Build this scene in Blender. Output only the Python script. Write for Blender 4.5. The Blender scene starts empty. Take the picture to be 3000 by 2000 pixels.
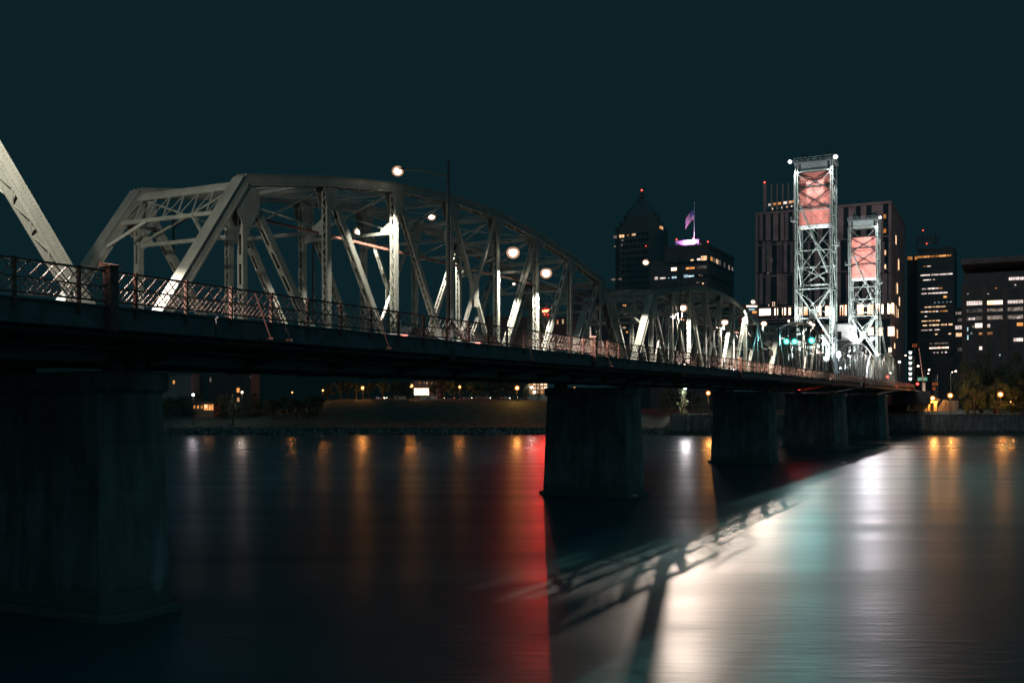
import bpy, math, random
from mathutils import Vector, Matrix
R = random.Random(7)
PI = math.pi
SC = bpy.context.scene
COL = SC.collection

# ------------------------------------------------------------------ camera, sky, light, exposure
F, HZ, CZ = 2917.0, 1190.0, 10.1            # focal length and horizon row (photo pixels), camera height over the river
cam_d = bpy.data.cameras.new('camera')
cam_d.lens = 35.0; cam_d.sensor_width = 36.0; cam_d.sensor_fit = 'HORIZONTAL'
cam_d.shift_y = (HZ - 1000.0) / 3000.0
cam_d.clip_start = 0.3; cam_d.clip_end = 6000
cam = bpy.data.objects.new('camera', cam_d); COL.objects.link(cam)
cam.location = (0, 0, CZ); cam.rotation_euler = (PI/2, 0, 0)
SC.camera = cam
w = bpy.data.worlds.new('World'); SC.world = w; w.use_nodes = True
bg = w.node_tree.nodes['Background']
bg.inputs['Color'].default_value = (0.18, 0.74, 0.96, 1); bg.inputs['Strength'].default_value = 0.0205
sun_d = bpy.data.lights.new('night_sky_glow', 'SUN')
sun_d.energy = 0.31; sun_d.color = (0.23, 0.76, 1.0); sun_d.angle = math.radians(150)
sun = bpy.data.objects.new('night_sky_glow', sun_d); COL.objects.link(sun)
sun.rotation_euler = (math.radians(70), 0, math.radians(12)); sun.location = (0, -20, 60)
SC.view_settings.view_transform = 'Standard'; SC.view_settings.look = 'None'
SC.view_settings.exposure = 0; SC.view_settings.gamma = 1
SC.render.engine = 'CYCLES'
SC.cycles.use_denoising = True
SC.cycles.max_bounces = 5; SC.cycles.diffuse_bounces = 2; SC.cycles.glossy_bounces = 2
SC.cycles.transmission_bounces = 2; SC.cycles.sample_clamp_indirect = 1.5
SC.cycles.caustics_reflective = True; SC.cycles.blur_glossy = 1.0; SC.cycles.caustics_refractive = False
SC.cycles.use_light_tree = True

# ------------------------------------------------------------------ places
def at(px, py, d):                           # a point seen at photo pixel px,py at distance d
    return Vector(((px-1500)/F*d, d, CZ+(HZ-py)/F*d))
SU, CU = 0.4524, 0.8918                      # heading of the bridge and of the street grid
U = Vector((SU, CU, 0)); N = Vector((-CU, SU, 0))
P0 = Vector((-13.38, 46.79, 0)); GR = 0.0067
YAW = math.atan2(CU, SU)
def B(s, t, z=0): return P0 + U*s + N*t + Vector((0, 0, z + GR*s))
def s_of(px, t):                             # where along the bridge a line at offset t passes photo column px
    k = (px-1500)/F; p = P0 + N*t
    return (k*p.y - p.x)/(SU - k*CU)
def z_of(px, py, t):
    p = B(s_of(px, t), t); return CZ + (HZ-py)/F*p.y

# ------------------------------------------------------------------ materials
MATS = {}
def mat(name, col, rough=.6, metal=0.0, var=.25, scale=3.0, bump=.0, spec=.5, col2=None, emit=None, est=0.0, stretch=None, detail=5):
    if name in MATS: return MATS[name]
    m = bpy.data.materials.new(name); m.use_nodes = True; nt = m.node_tree; n = nt.nodes; l = nt.links
    p = n['Principled BSDF']; p.inputs['Roughness'].default_value = rough; p.inputs['Metallic'].default_value = metal
    p.inputs['Specular IOR Level'].default_value = spec
    tc = n.new('ShaderNodeTexCoord'); mp = n.new('ShaderNodeMapping'); l.new(tc.outputs['Object'], mp.inputs['Vector'])
    if stretch: mp.inputs['Scale'].default_value = stretch
    nz = n.new('ShaderNodeTexNoise'); nz.inputs['Scale'].default_value = scale; nz.inputs['Detail'].default_value = detail
    l.new(mp.outputs['Vector'], nz.inputs['Vector'])
    rp = n.new('ShaderNodeValToRGB'); l.new(nz.outputs['Fac'], rp.inputs['Fac'])
    a = [c*(1-var) for c in col]; b = list(col2) if col2 else [min(1, c*(1+var)) for c in col]
    rp.color_ramp.elements[0].position = .34; rp.color_ramp.elements[0].color = (*a, 1)
    rp.color_ramp.elements[1].position = .68; rp.color_ramp.elements[1].color = (*b, 1)
    l.new(rp.outputs['Color'], p.inputs['Base Color'])
    if bump:
        bp = n.new('ShaderNodeBump'); bp.inputs['Strength'].default_value = bump; bp.inputs['Distance'].default_value = .05
        l.new(nz.outputs['Fac'], bp.inputs['Height']); l.new(bp.outputs['Normal'], p.inputs['Normal'])
    if emit:
        p.inputs['Emission Color'].default_value = (*emit, 1); p.inputs['Emission Strength'].default_value = est
    MATS[name] = m; return m
def lit_glass(name, c1, c2, strength, scale=.5):      # a lit window: rooms of differing brightness behind glass
    m = bpy.data.materials.new(name); m.use_nodes = True; nt = m.node_tree; n = nt.nodes; l = nt.links
    p = n['Principled BSDF']; p.inputs['Base Color'].default_value = (.03, .03, .03, 1); p.inputs['Roughness'].default_value = .25
    oi = n.new('ShaderNodeObjectInfo'); tc = n.new('ShaderNodeTexCoord')
    nz = n.new('ShaderNodeTexNoise'); nz.noise_dimensions = '4D'; nz.inputs['Scale'].default_value = scale; nz.inputs['Detail'].default_value = 2
    ml = n.new('ShaderNodeMath'); ml.operation = 'MULTIPLY'; ml.inputs[1].default_value = 40
    l.new(oi.outputs['Random'], ml.inputs[0]); l.new(ml.outputs[0], nz.inputs['W']); l.new(tc.outputs['Object'], nz.inputs['Vector'])
    rp = n.new('ShaderNodeValToRGB'); rp.color_ramp.elements[0].position = .35; rp.color_ramp.elements[1].position = .62
    rp.color_ramp.elements[0].color = (*c1, 1); rp.color_ramp.elements[1].color = (*c2, 1)
    l.new(nz.outputs['Fac'], rp.inputs['Fac']); l.new(rp.outputs['Color'], p.inputs['Emission Color'])
    mr = n.new('ShaderNodeMapRange'); mr.inputs['To Min'].default_value = strength*.35; mr.inputs['To Max'].default_value = strength*1.3
    l.new(oi.outputs['Random'], mr.inputs['Value']); l.new(mr.outputs['Result'], p.inputs['Emission Strength'])
    MATS[name] = m; return m
def emissive(name, c, s): return mat(name, (.3, .3, .3), .4, var=.02, emit=c, est=s)

GREEN = mat('bridge_green_paint', (.145, .175, .155), .45, var=.14, scale=1.6, bump=.06, col2=(.175, .205, .18), stretch=(1,1,.4), detail=9)
DARKST = mat('dark_steel', (.09, .10, .10), .6, var=.3, scale=1.5)
RUST = mat('rail_red_paint', (.15, .06, .045), .5, var=.4, scale=6, col2=(.22, .10, .075))
LAMPST = mat('lamp_post_steel', (.025, .028, .028), .45, var=.2, scale=4)
def concrete(name, lo, hi, dark):                       # weathered concrete: broad blotches, vertical rain streaks, tide stain near the water
    m = mat(name, lo, .88, var=.3, scale=.5, bump=.6, col2=hi, stretch=(1, 1, .5), detail=8); nt = m.node_tree; n = nt.nodes; l = nt.links
    p = n['Principled BSDF']; base = p.inputs['Base Color'].links[0].from_socket
    tc = n.new('ShaderNodeTexCoord'); mp = n.new('ShaderNodeMapping'); mp.inputs['Scale'].default_value = (.9, .9, .16); l.new(tc.outputs['Object'], mp.inputs['Vector'])
    z = n.new('ShaderNodeTexNoise'); z.inputs['Scale'].default_value = 1.5; z.inputs['Detail'].default_value = 6; l.new(mp.outputs['Vector'], z.inputs['Vector'])
    r = n.new('ShaderNodeValToRGB'); r.color_ramp.elements[0].position = .42; r.color_ramp.elements[1].position = .62; r.color_ramp.elements[0].color = (.35,.35,.35,1); r.color_ramp.elements[1].color = (1,1,1,1)
    l.new(z.outputs['Fac'], r.inputs['Fac'])
    mx = n.new('ShaderNodeMix'); mx.data_type = 'RGBA'; mx.blend_type = 'MULTIPLY'; mx.inputs['Factor'].default_value = .55
    l.new(base, mx.inputs['A']); l.new(r.outputs['Color'], mx.inputs['B'])
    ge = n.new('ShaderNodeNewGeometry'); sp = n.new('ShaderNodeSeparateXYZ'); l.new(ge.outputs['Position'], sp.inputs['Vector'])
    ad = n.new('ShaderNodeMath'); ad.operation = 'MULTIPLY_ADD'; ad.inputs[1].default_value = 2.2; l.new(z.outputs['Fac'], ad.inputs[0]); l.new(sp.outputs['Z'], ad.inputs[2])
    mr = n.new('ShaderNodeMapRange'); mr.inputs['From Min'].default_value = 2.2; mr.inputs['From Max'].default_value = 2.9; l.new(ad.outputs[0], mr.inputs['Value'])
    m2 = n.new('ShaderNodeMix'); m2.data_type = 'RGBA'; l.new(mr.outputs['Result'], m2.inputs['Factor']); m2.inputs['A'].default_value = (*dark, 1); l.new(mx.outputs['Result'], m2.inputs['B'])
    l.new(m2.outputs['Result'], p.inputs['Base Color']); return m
CONC = concrete('pier_concrete', (.22, .20, .18), (.31, .28, .25), (.11, .115, .095))
WALLC = concrete('seawall_concrete', (.15, .14, .13), (.22, .205, .19), (.05, .055, .045))
ASPH = mat('asphalt', (.035, .035, .035), .85, var=.3, scale=2)
GRASS = mat('grass', (.02, .045, .032), .95, var=.4, scale=.4, bump=.3)
WHITE = mat('white_paint', (.74, .75, .72), .5, var=.08, scale=1.5)
CWRED = mat('counterweight_red', (.74, .22, .17), .6, var=.10, scale=.8, stretch=(1, 1, .15), col2=(.82, .28, .22))
TOWER = mat('tower_pale_green_paint', (.20, .24, .21), .5, var=.3, scale=1.5, col2=(.34, .39, .35), detail=8)
GLASS = mat('dark_glass', (.015, .02, .022), .12, var=.3, scale=.3)
BARK = mat('bark', (.05, .037, .026), .9, var=.35, scale=4, bump=.4)
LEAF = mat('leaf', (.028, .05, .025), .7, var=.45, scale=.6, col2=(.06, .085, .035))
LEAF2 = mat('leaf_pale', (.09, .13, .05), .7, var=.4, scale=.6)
CARP = mat('car_paint', (.10, .10, .11), .3, var=.1)
TYRE = mat('tyre_rubber', (.02, .02, .02), .9, var=.1)
LENSW = emissive('warm_lamp_lens', (1, .80, .60), 30)
LENSO = emissive('sodium_lamp_lens', (1, .5, .18), 7)
LENSC = emissive('cool_lamp_lens', (.92, .97, 1), 40)
LRED = emissive('red_lamp_lens', (1, .12, .08), 5)
LCYAN = emissive('green_signal_lens', (.12, 1, .82), 10)
LOFF = mat('unlit_signal_lens', (.05, .03, .02), .3)

def water_mat():
    m = bpy.data.materials.new('river_water'); m.use_nodes = True; nt = m.node_tree; n = nt.nodes; l = nt.links
    p = n['Principled BSDF']; p.inputs['Base Color'].default_value = (.022, .085, .095, 1)
    p.inputs['IOR'].default_value = 1.33
    tc = n.new('ShaderNodeTexCoord')
    def noise(sx, sy, sc, det=3):
        mp = n.new('ShaderNodeMapping'); mp.inputs['Scale'].default_value = (sx, sy, 1); l.new(tc.outputs['Object'], mp.inputs['Vector'])
        z = n.new('ShaderNodeTexNoise'); z.inputs['Scale'].default_value = sc; z.inputs['Detail'].default_value = det; l.new(mp.outputs['Vector'], z.inputs['Vector']); return z
    a = noise(.35, 1.6, 1.1, 4); b = noise(.03, .14, 1.0, 3)
    bp = n.new('ShaderNodeBump'); bp.inputs['Strength'].default_value = .22; bp.inputs['Distance'].default_value = .12
    l.new(a.outputs['Fac'], bp.inputs['Height'])
    b2 = n.new('ShaderNodeBump'); b2.inputs['Strength'].default_value = .03; b2.inputs['Distance'].default_value = .3
    l.new(b.outputs['Fac'], b2.inputs['Height']); l.new(bp.outputs['Normal'], b2.inputs['Normal']); l.new(b2.outputs['Normal'], p.inputs['Normal'])
    mr = n.new('ShaderNodeMapRange'); mr.inputs['To Min'].default_value = .31; mr.inputs['To Max'].default_value = .40
    mr.inputs['From Min'].default_value = .35; mr.inputs['From Max'].default_value = .65
    l.new(b.outputs['Fac'], mr.inputs['Value'])
    sp = n.new('ShaderNodeSeparateXYZ'); l.new(tc.outputs['Object'], sp.inputs['Vector'])
    lee = n.new('ShaderNodeMapRange'); lee.interpolation_type = 'SMOOTHSTEP'       # calmer in the lee of the far bank
    lee.inputs['From Min'].default_value = 150; lee.inputs['From Max'].default_value = 345; lee.inputs['To Min'].default_value = 1.0; lee.inputs['To Max'].default_value = .50
    l.new(sp.outputs['Y'], lee.inputs['Value'])
    mu = n.new('ShaderNodeMath'); mu.operation = 'MULTIPLY'; l.new(mr.outputs['Result'], mu.inputs[0]); l.new(lee.outputs['Result'], mu.inputs[1]); l.new(mu.outputs[0], p.inputs['Roughness'])
    return m
WATER = water_mat()

# ------------------------------------------------------------------ mesh helpers
class MB:
    def __init__(s): s.v = []; s.f = []
    def add(s, vs, fs):
        o = len(s.v); s.v += [tuple(p) for p in vs]; s.f += [tuple(i+o for i in f) for f in fs]
    def hexa(s, c): s.add(c, [(0,3,2,1),(4,5,6,7),(0,1,5,4),(1,2,6,5),(2,3,7,6),(3,0,4,7)])
    def box(s, a, b):
        x0,y0,z0 = a; x1,y1,z1 = b
        s.hexa([(x0,y0,z0),(x1,y0,z0),(x1,y1,z0),(x0,y1,z0),(x0,y0,z1),(x1,y0,z1),(x1,y1,z1),(x0,y1,z1)])
    def beam(s, p, q, wd, ht, side=None):            # a bar from p to q, wd along side, ht across
        p = Vector(p); q = Vector(q); v = (q-p).normalized()
        sd = Vector(side) if side else (Vector((0,0,1)).cross(v) if abs(v.z) < .95 else Vector((0,1,0)))
        sd = (sd - v*sd.dot(v)).normalized(); up = v.cross(sd)
        a = sd*wd/2; b = up*ht/2
        s.hexa([p-a-b, p+a-b, p+a+b, p-a+b, q-a-b, q+a-b, q+a+b, q-a+b])
    def tube(s, p, q, r0, r1=None, n=8):
        r1 = r0 if r1 is None else r1; p = Vector(p); q = Vector(q); v = (q-p).normalized()
        a = v.orthogonal().normalized(); b = v.cross(a); vs = []
        for c, r in ((p, r0), (q, r1)):
            for i in range(n):
                t = 2*PI*i/n; vs.append(c + a*math.cos(t)*r + b*math.sin(t)*r)
        fs = [(i, (i+1)%n, n+(i+1)%n, n+i) for i in range(n)] + [tuple(range(n-1,-1,-1)), tuple(range(n, 2*n))]
        s.add(vs, fs)
    def ball(s, c, r, sz=1.0, n=10, m=6):
        c = Vector(c); vs = [c+Vector((0,0,-r*sz))]
        for j in range(1, m):
            a = -PI/2 + PI*j/m
            for i in range(n): vs.append(c + Vector((r*math.cos(a)*math.cos(2*PI*i/n), r*math.cos(a)*math.sin(2*PI*i/n), r*sz*math.sin(a))))
        vs.append(c+Vector((0,0,r*sz))); fs = []
        for i in range(n): fs.append((0, 1+(i+1)%n, 1+i))
        for j in range(m-2):
            for i in range(n): fs.append((1+j*n+i, 1+j*n+(i+1)%n, 1+(j+1)*n+(i+1)%n, 1+(j+1)*n+i))
        t = len(vs)-1; o = 1+(m-2)*n
        for i in range(n): fs.append((o+i, o+(i+1)%n, t))
        s.add(vs, fs)
    def prism(s, pts, y0, y1):                        # polygon in x,z pushed from y0 to y1
        n = len(pts); vs = [(x,y0,z) for x,z in pts] + [(x,y1,z) for x,z in pts]
        s.add(vs, [tuple(range(n)), tuple(range(2*n-1, n-1, -1))] + [(i, n+i, n+(i+1)%n, (i+1)%n) for i in range(n)])
    def rivet(s, c, axis, r=.032):
        c = Vector(c); ax = Vector(axis); a = ax.orthogonal().normalized()*r; b = ax.normalized().cross(a)
        s.add([c+a, c+b, c-a, c-b, c+ax*r*.8], [(0,1,4),(1,2,4),(2,3,4),(3,0,4)])
    def mesh(s, name, m, smooth=False):
        me = bpy.data.meshes.new(name); me.from_pydata(s.v, [], s.f); me.materials.append(m); me.update()
        if smooth: me.polygons.foreach_set('use_smooth', [True]*len(me.polygons))
        return me
def put(name, me, parent=None, loc=None, kind=None):
    if isinstance(me, MB): raise TypeError
    o = bpy.data.objects.new(name, me); COL.objects.link(o)
    if parent: o.parent = parent
    if loc is not None: o.location = loc
    if kind: o['kind'] = kind
    return o
def part(name, mb, m, parent=None, smooth=False, kind=None, loc=None): return put(name, mb.mesh(name, m, smooth), parent, loc, kind)
def tag(o, label, cat, group=None):
    o['label'] = label; o['category'] = cat
    if group: o['group'] = group
    return o
def thing(name, label, cat, loc=(0,0,0), rz=0.0, ry=0.0, group=None):
    o = bpy.data.objects.new(name, None); COL.objects.link(o); o.empty_display_size = .3
    o.location = loc; o.rotation_euler = (0, ry, rz); return tag(o, label, cat, group)
def struct(name, mb, m, **k):
    o = part(name, mb, m, **k); o['kind'] = 'structure'; return o
def copy_tree(o, parent=None):
    c = o.copy(); COL.objects.link(c); c.parent = parent
    for ch in list(o.children): copy_tree(ch, c)
    return c
def halo_mat(name, c, e):                               # see-through glowing shell, added round each lamp to imitate its halo
    m = bpy.data.materials.new(name); m.use_nodes = True; nt = m.node_tree; nt.nodes.clear()
    ou = nt.nodes.new('ShaderNodeOutputMaterial'); mx = nt.nodes.new('ShaderNodeMixShader'); tr = nt.nodes.new('ShaderNodeBsdfTransparent'); em = nt.nodes.new('ShaderNodeEmission')
    em.inputs['Color'].default_value = (*c, 1); em.inputs['Strength'].default_value = e; mx.inputs['Fac'].default_value = .42
    nt.links.new(tr.outputs[0], mx.inputs[1]); nt.links.new(em.outputs[0], mx.inputs[2]); nt.links.new(mx.outputs[0], ou.inputs['Surface']); return m
HALO = {}
def globe(parent, c, r, lens, sz=.9, name='lens'):
    if not HALO:
        HALO['warm_lamp_lens'] = halo_mat('warm_halo', (1, .55, .32), .85); HALO['sodium_lamp_lens'] = halo_mat('sodium_halo', (1, .27, .03), .95)
        HALO['cool_lamp_lens'] = halo_mat('cool_halo', (.75, .82, 1), .6); HALO['red_lamp_lens'] = halo_mat('red_halo', (1, .03, .02), .8)
        HALO['green_signal_lens'] = halo_mat('green_halo', (.02, .75, .62), .9); HALO['blue_white_lens'] = halo_mat('blue_halo', (.5, .55, 1), .6)
    m = MB(); m.ball(c, r*.68, sz, 14, 8); o = part(name, m, lens, parent, True)
    m = MB(); m.ball(c, r*1.12, sz, 16, 10); part('halo_shell', m, HALO[lens.name], o, True)  # added glow shell standing in for the halo
    return o
def lamp(kind, loc, energy, col, radius=.2, parent=None, cone=None, aim=None, blend=.25, name='bulb'):
    d = bpy.data.lights.new(name, kind); d.energy = energy; d.color = col; d.shadow_soft_size = radius
    if kind == 'SPOT': d.spot_size = math.radians(cone or 150); d.spot_blend = blend
    o = bpy.data.objects.new(name, d); COL.objects.link(o); o.location = loc
    if parent: o.parent = parent
    if aim is not None: o.rotation_euler = (Vector(aim)-Vector(loc)).to_track_quat('-Z', 'Y').to_euler()
    return o
WARM = (1.0, .80, .67); SODIUM = (1.0, .38, .08); COOL = (.93, .97, 1.0)

# ------------------------------------------------------------------ river and banks
SHORE = 358.0
mb = MB(); mb.add([(-1500,-300,0),(1500,-300,0),(1500,SHORE+6,0),(-1500,SHORE+6,0)], [(0,1,2,3)])
struct('river', mb, WATER)
def smooth(a, b, x): t = max(0, min(1, (x-a)/(b-a))); return t*t*(3-2*t)
WX = (1962-1500)/F*SHORE                      # where the seawall starts
def ground_z(x, y):
    crest = 8.6 + 4.4*smooth(-95, -70, x) - 1.2*smooth(0, 30, x) - 4.4*smooth(WX-14, WX, x)
    base = 2.4 + (crest-2.4)*smooth(SHORE+3, SHORE+48, y) if x < WX-1 else 7.2
    if x >= WX-1: base = 7.2 + 1.6*smooth(SHORE+20, SHORE+80, y)
    if y < SHORE+3: base = -2 + 4.4*max(0, (y-SHORE+1)/4) if x < WX-1 else 7.2
    return base + 14*smooth(650, 1600, y) + 55*smooth(700, 1500, y)*(1-smooth(-80, 120, x))
xs = [-1600,-900,-500,-300] + [-200+5*i for i in range(81)] + [220,280,400,700,1600]
ys = [SHORE-1+.0, SHORE+1.5, SHORE+3] + [SHORE+6+6*i for i in range(24)] + [540,600,700,850,1100,1600,3500]
mb = MB(); nx = len(xs)
mb.add([(x,y,ground_z(x,y) + (R.uniform(-.15,.15) if SHORE+3 < y < 560 else 0)) for y in ys for x in xs],
       [(j*nx+i, j*nx+i+1, (j+1)*nx+i+1, (j+1)*nx+i) for j in range(len(ys)-1) for i in range(nx-1)])
struct('west_bank', mb, GRASS, smooth=True)
# street behind the park
mb = MB()
mb.box((-140, 436, 12.9), (-2, 446, 13.12)); struct('park_street', mb, ASPH)
# seawall: panels with recessed joints under a coping and a guard rail
t = thing('seawall', 'long dark concrete river wall along the far bank with coping', 'wall', (WX, SHORE-1.4, 0))
for i in range(26):
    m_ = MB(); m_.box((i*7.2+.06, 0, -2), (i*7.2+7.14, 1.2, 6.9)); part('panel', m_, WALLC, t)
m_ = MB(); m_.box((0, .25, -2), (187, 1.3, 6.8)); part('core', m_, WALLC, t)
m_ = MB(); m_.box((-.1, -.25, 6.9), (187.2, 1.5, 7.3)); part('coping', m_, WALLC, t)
m_ = MB()
for i in range(0, 187, 3): m_.box((i, .5, 7.3), (i+.12, .62, 8.35))
for z in (7.75, 8.3): m_.box((0, .52, z), (187, .6, z+.08))
part('guard_rail', m_, LAMPST, t)
for i in range(5):
    m_ = MB(); x = 8+i*42; m_.box((x, -.62, -1), (x+.5, -.02, 7.0)); part('fender_pile', m_, WALLC, t)

# ------------------------------------------------------------------ truss spans
PAN = 7.71; SPAN = 9*PAN; TW = 8.1
ZB = 12.5
UZ = [None, 22.8, 24.2, 25.25, 25.85, 25.85, 25.25, 24.2, 22.8]
ZBASE = 11.95
def V3(k, top, y): return Vector((k*PAN, y, (UZ[k] if top else ZB) - ZBASE))
BAT = {}
def laced(p, q, a, b, y, style, pitch=.5):
    """built-up member: two plates facing north and south, lacing or battens between them"""
    p = Vector(p); q = Vector(q); v = (q-p); L = v.length; v.normalize()
    mn = v.cross(Vector((0,1,0))).normalized()
    mb = MB(); lc = MB(); rv = MB()
    for sgn in (-1, 1):
        o = Vector((0, sgn*a/2, 0))
        mb.beam(p+o, q+o, .035, b, side=(0,1,0))
        for e in (-1, 1):                                 # channel flanges turned inward
            oo = Vector((0, sgn*(a/2-.06), 0)) + mn*e*(b/2-.018)
            mb.beam(p+oo, q+oo, .11, .03, side=(0,1,0))
    for e in (-1, 1):
        o = mn*e*(b/2+.012)
        if style == 'lace':
            n = max(2, int(L/pitch)); st = L/n
            for i in range(n):
                s0 = -1 if (i % 2) else 1
                c0 = p+v*(i*st)+o+Vector((0, s0*(a/2-.04), 0)); c1 = p+v*((i+1)*st)+o+Vector((0, -s0*(a/2-.04), 0))
                lc.beam(c0, c1, .075, .018, side=v.cross(mn)+v)
        else:
            n = max(2, int(L/1.45)); st = L/n
            for i in range(n):
                c = p+v*((i+.5)*st)+o
                lc.beam(c-v*.26, c+v*.26, a+.02, .02, side=(0,1,0)); BAT.setdefault(id(lc), []).append(c-p)
    n = int(L/.3)
    for i in range(n):
        for e in (-1, 1): rv.rivet(p+v*((i+.5)*L/n) + mn*e*(b/2-.06) + Vector((0, -a/2-.018, 0)), (0,-1,0), .034)
    return mb, lc, rv
def boxm(p, q, wy, h):
    """riveted box chord with a cover plate that overhangs"""
    p = Vector(p); q = Vector(q); v = (q-p); L = v.length; v.normalize(); mn = Vector((0,1,0)).cross(v)*-1
    if mn.z < 0: mn = -mn
    mb = MB(); lc = MB()
    for sgn in (-1, 1): mb.beam(p+Vector((0,sgn*(wy/2-.025),0)), q+Vector((0,sgn*(wy/2-.025),0)), .05, h, side=(0,1,0))
    n = max(3, int(L/.75))
    for i in range(n):
        s0 = 1 if i % 2 else -1; lc.beam(p+v*(i*L/n)-mn*(h/2-.02)+Vector((0,s0*(wy/2-.05),0)), p+v*((i+1)*L/n)-mn*(h/2-.02)-Vector((0,s0*(wy/2-.05),0)), .09, .02, side=Vector((0,1,0))-v)
    mb.beam(p+mn*(h/2+.02), q+mn*(h/2+.02), wy+.14, .035, side=(0,1,0))
    for sgn in (-1, 1): mb.beam(p-mn*(h/2-.07)+Vector((0,sgn*(wy/2+.035),0)), q-mn*(h/2-.07)+Vector((0,sgn*(wy/2+.035),0)), .05, .12, side=(0,1,0))
    rv = MB(); n = int(L/.17)
    for i in range(n):
        c = p+v*((i+.5)*L/n)
        for hh in (h/2-.06, h/2-.15, -h/2+.18): rv.rivet(c+mn*hh+Vector((0,-wy/2-.001,0)), (0,-1,0), .034)
    return mb, lc, rv
PIECES = {}
def lacing(lc):
    me = lc.mesh('lacing', GREEN)
    if id(lc) in BAT:
        q = MB(); q.v = [tuple(v) for v in lc.v[:8]]; q.f = [tuple(f) for f in lc.f[:6]]; offs = BAT.pop(id(lc)); pm = q.mesh('batten_plate', GREEN)
        PIECES[me.name] = [(pm, f-offs[0]) for f in offs]
    return me
RIV = mat('rivet_heads_dark', (.07, .08, .07), .7, var=.2)  # rivet heads darker than the plates they sit on
SPAN_DEFS = []                                           # (name, mesh, [(name, mesh)...])
def sdef(name, me, subs=()): SPAN_DEFS.append((name, me, list(subs)))
def build_span():
    for y in (0.0, TW):
        for a, b, nm in [(V3(0,0,y), V3(1,1,y), 'end_post'), (V3(9,0,y), V3(8,1,y), 'end_post')] + \
                        [(V3(k,1,y), V3(k+1,1,y), 'top_chord') for k in range(1, 8)]:
            m, lc, rv = boxm(a, b, .66, .62); sdef(nm, m.mesh(nm, GREEN), [('lacing', lacing(lc)), ('rivets', rv.mesh('rivets', RIV))])
        m = MB(); m.beam(V3(0,0,y), V3(9,0,y), .45, .55, side=(0,1,0)); sdef('bottom_chord', m.mesh('bottom_chord', GREEN))
        for k in range(1, 9):
            style = 'batten' if k in (1, 8) else 'lace'
            m, lc, rv = laced(V3(k,0,y), V3(k,1,y)-Vector((0,0,.3)), .42 if k not in (1,8) else .4, .42 if k not in (1,8) else .36, y, style)
            sdef('vertical_post', m.mesh('vertical_post', GREEN), [('lacing', lacing(lc)), ('rivets', rv.mesh('rivets', RIV))])
        for (k, j) in ((1,2),(2,3),(3,4),(8,7),(7,6),(6,5)):
            style = 'lace' if k in (3, 6) else 'batten'
            p = V3(k,1,y); q = V3(j,0,y); d = (q-p).normalized()
            m, lc, rv = laced(p+d*.35, q, .40, .46 if k in (1,8,2,7) else .40, y, style)
            sdef('diagonal', m.mesh('diagonal', GREEN), [('lacing', lacing(lc)), ('rivets', rv.mesh('rivets', RIV))])
        for (p, q) in ((V3(4,1,y), V3(5,0,y)), (V3(5,1,y), V3(4,0,y))):
            m, lc, rv = laced(p, q, .30 if p.x < q.x else .24, .20, y, 'batten')
            sdef('counter_diagonal', m.mesh('counter_diagonal', GREEN), [('lacing', lacing(lc))])
        m = MB(); c = (V3(4,1,y)+V3(5,0,y))/2
        for dy in (-.2, .2): m.beam(c+Vector((0,dy,-1.3)), c+Vector((0,dy,1.3)), .03, .75, side=(0,1,0))
        sdef('crossing_plate', m.mesh('crossing_plate', GREEN))
        for k in range(1, 9):                              # gusset plates under the chord
            x = k*PAN; z = UZ[k]-ZBASE; big = k in (1, 8); sg = 1 if k < 5 else -1
            wd = 1.15 if big else .95; hh = 2.6 if big else 1.75
            pts = [(x-sg*wd*.75, z-.30), (x-sg*wd*.75, z-.30-(.9 if big else .1)), (x-sg*.28, z-hh), (x+sg*.35, z-hh), (x+sg*wd, z-.30-.45*hh), (x+sg*wd*(.9), z-.30)]
            if big: pts[0] = (x-sg*.35, z-.25); pts[1] = (x-sg*1.05, z-1.35)
            if sg < 0: pts = pts[::-1]
            m = MB(); rv = MB()
            for yy in (y-.325, y+.305): m.prism(pts, yy, yy+.02)
            for i in range(8 if big else 6):
                for j in (-.14, 0, .14):
                    rv.rivet((x+j, y-.326, z-.75-i*(.2 if big else .16)), (0,-1,0), .036)
                    rv.rivet((x+sg*(.42+i*.085)+j*.8, y-.326, z-hh*.62+.0-i*.17+.9), (0,-1,0), .036)
            sdef('gusset_plate', m.mesh('gusset_plate', GREEN), [('rivets', rv.mesh('rivets', RIV))])
    # cross frames between the two trusses
    for k in range(1, 9):
        z = UZ[k]-ZBASE; zs = z-3.1
        m = MB(); m.beam((k*PAN, .2, zs), (k*PAN, TW-.2, zs), .16, .22); sdef('sway_strut', m.mesh('sway_strut', GREEN))
        m = MB(); m.beam((k*PAN, .2, z-.2), (k*PAN, TW-.2, z-.2), .3, .34); sdef('top_strut', m.mesh('top_strut', GREEN))
        for a, b in ((.2, TW-.2), (TW-.2, .2)):
            m = MB(); m.beam((k*PAN+(.06 if a < b else -.06), a, zs+.1), (k*PAN+(.06 if a < b else -.06), b, z-.3), .09, .12); sdef('sway_brace', m.mesh('sway_brace', GREEN))
        for yy, sg in ((.25, 1), (TW-.25, -1)):
            m = MB(); m.prism([(0, zs-.25), (.9, zs+.02), (.9, zs+.25), (0, zs+.9)][::sg], -.015, .015)
            m.v = [(k*PAN+v[1], yy+sg*v[0], v[2]) for v in m.v]
            sdef('knee_plate', m.mesh('knee_plate', GREEN))
        if k < 8:
            for a, b in ((.2, TW-.2), (TW-.2, .2)):
                m = MB(); m.beam((k*PAN, a, z-.1), ((k+1)*PAN, b, UZ[k+1]-ZBASE-.1), .12, .1); sdef('lateral_brace', m.mesh('lateral_brace', GREEN))
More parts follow.
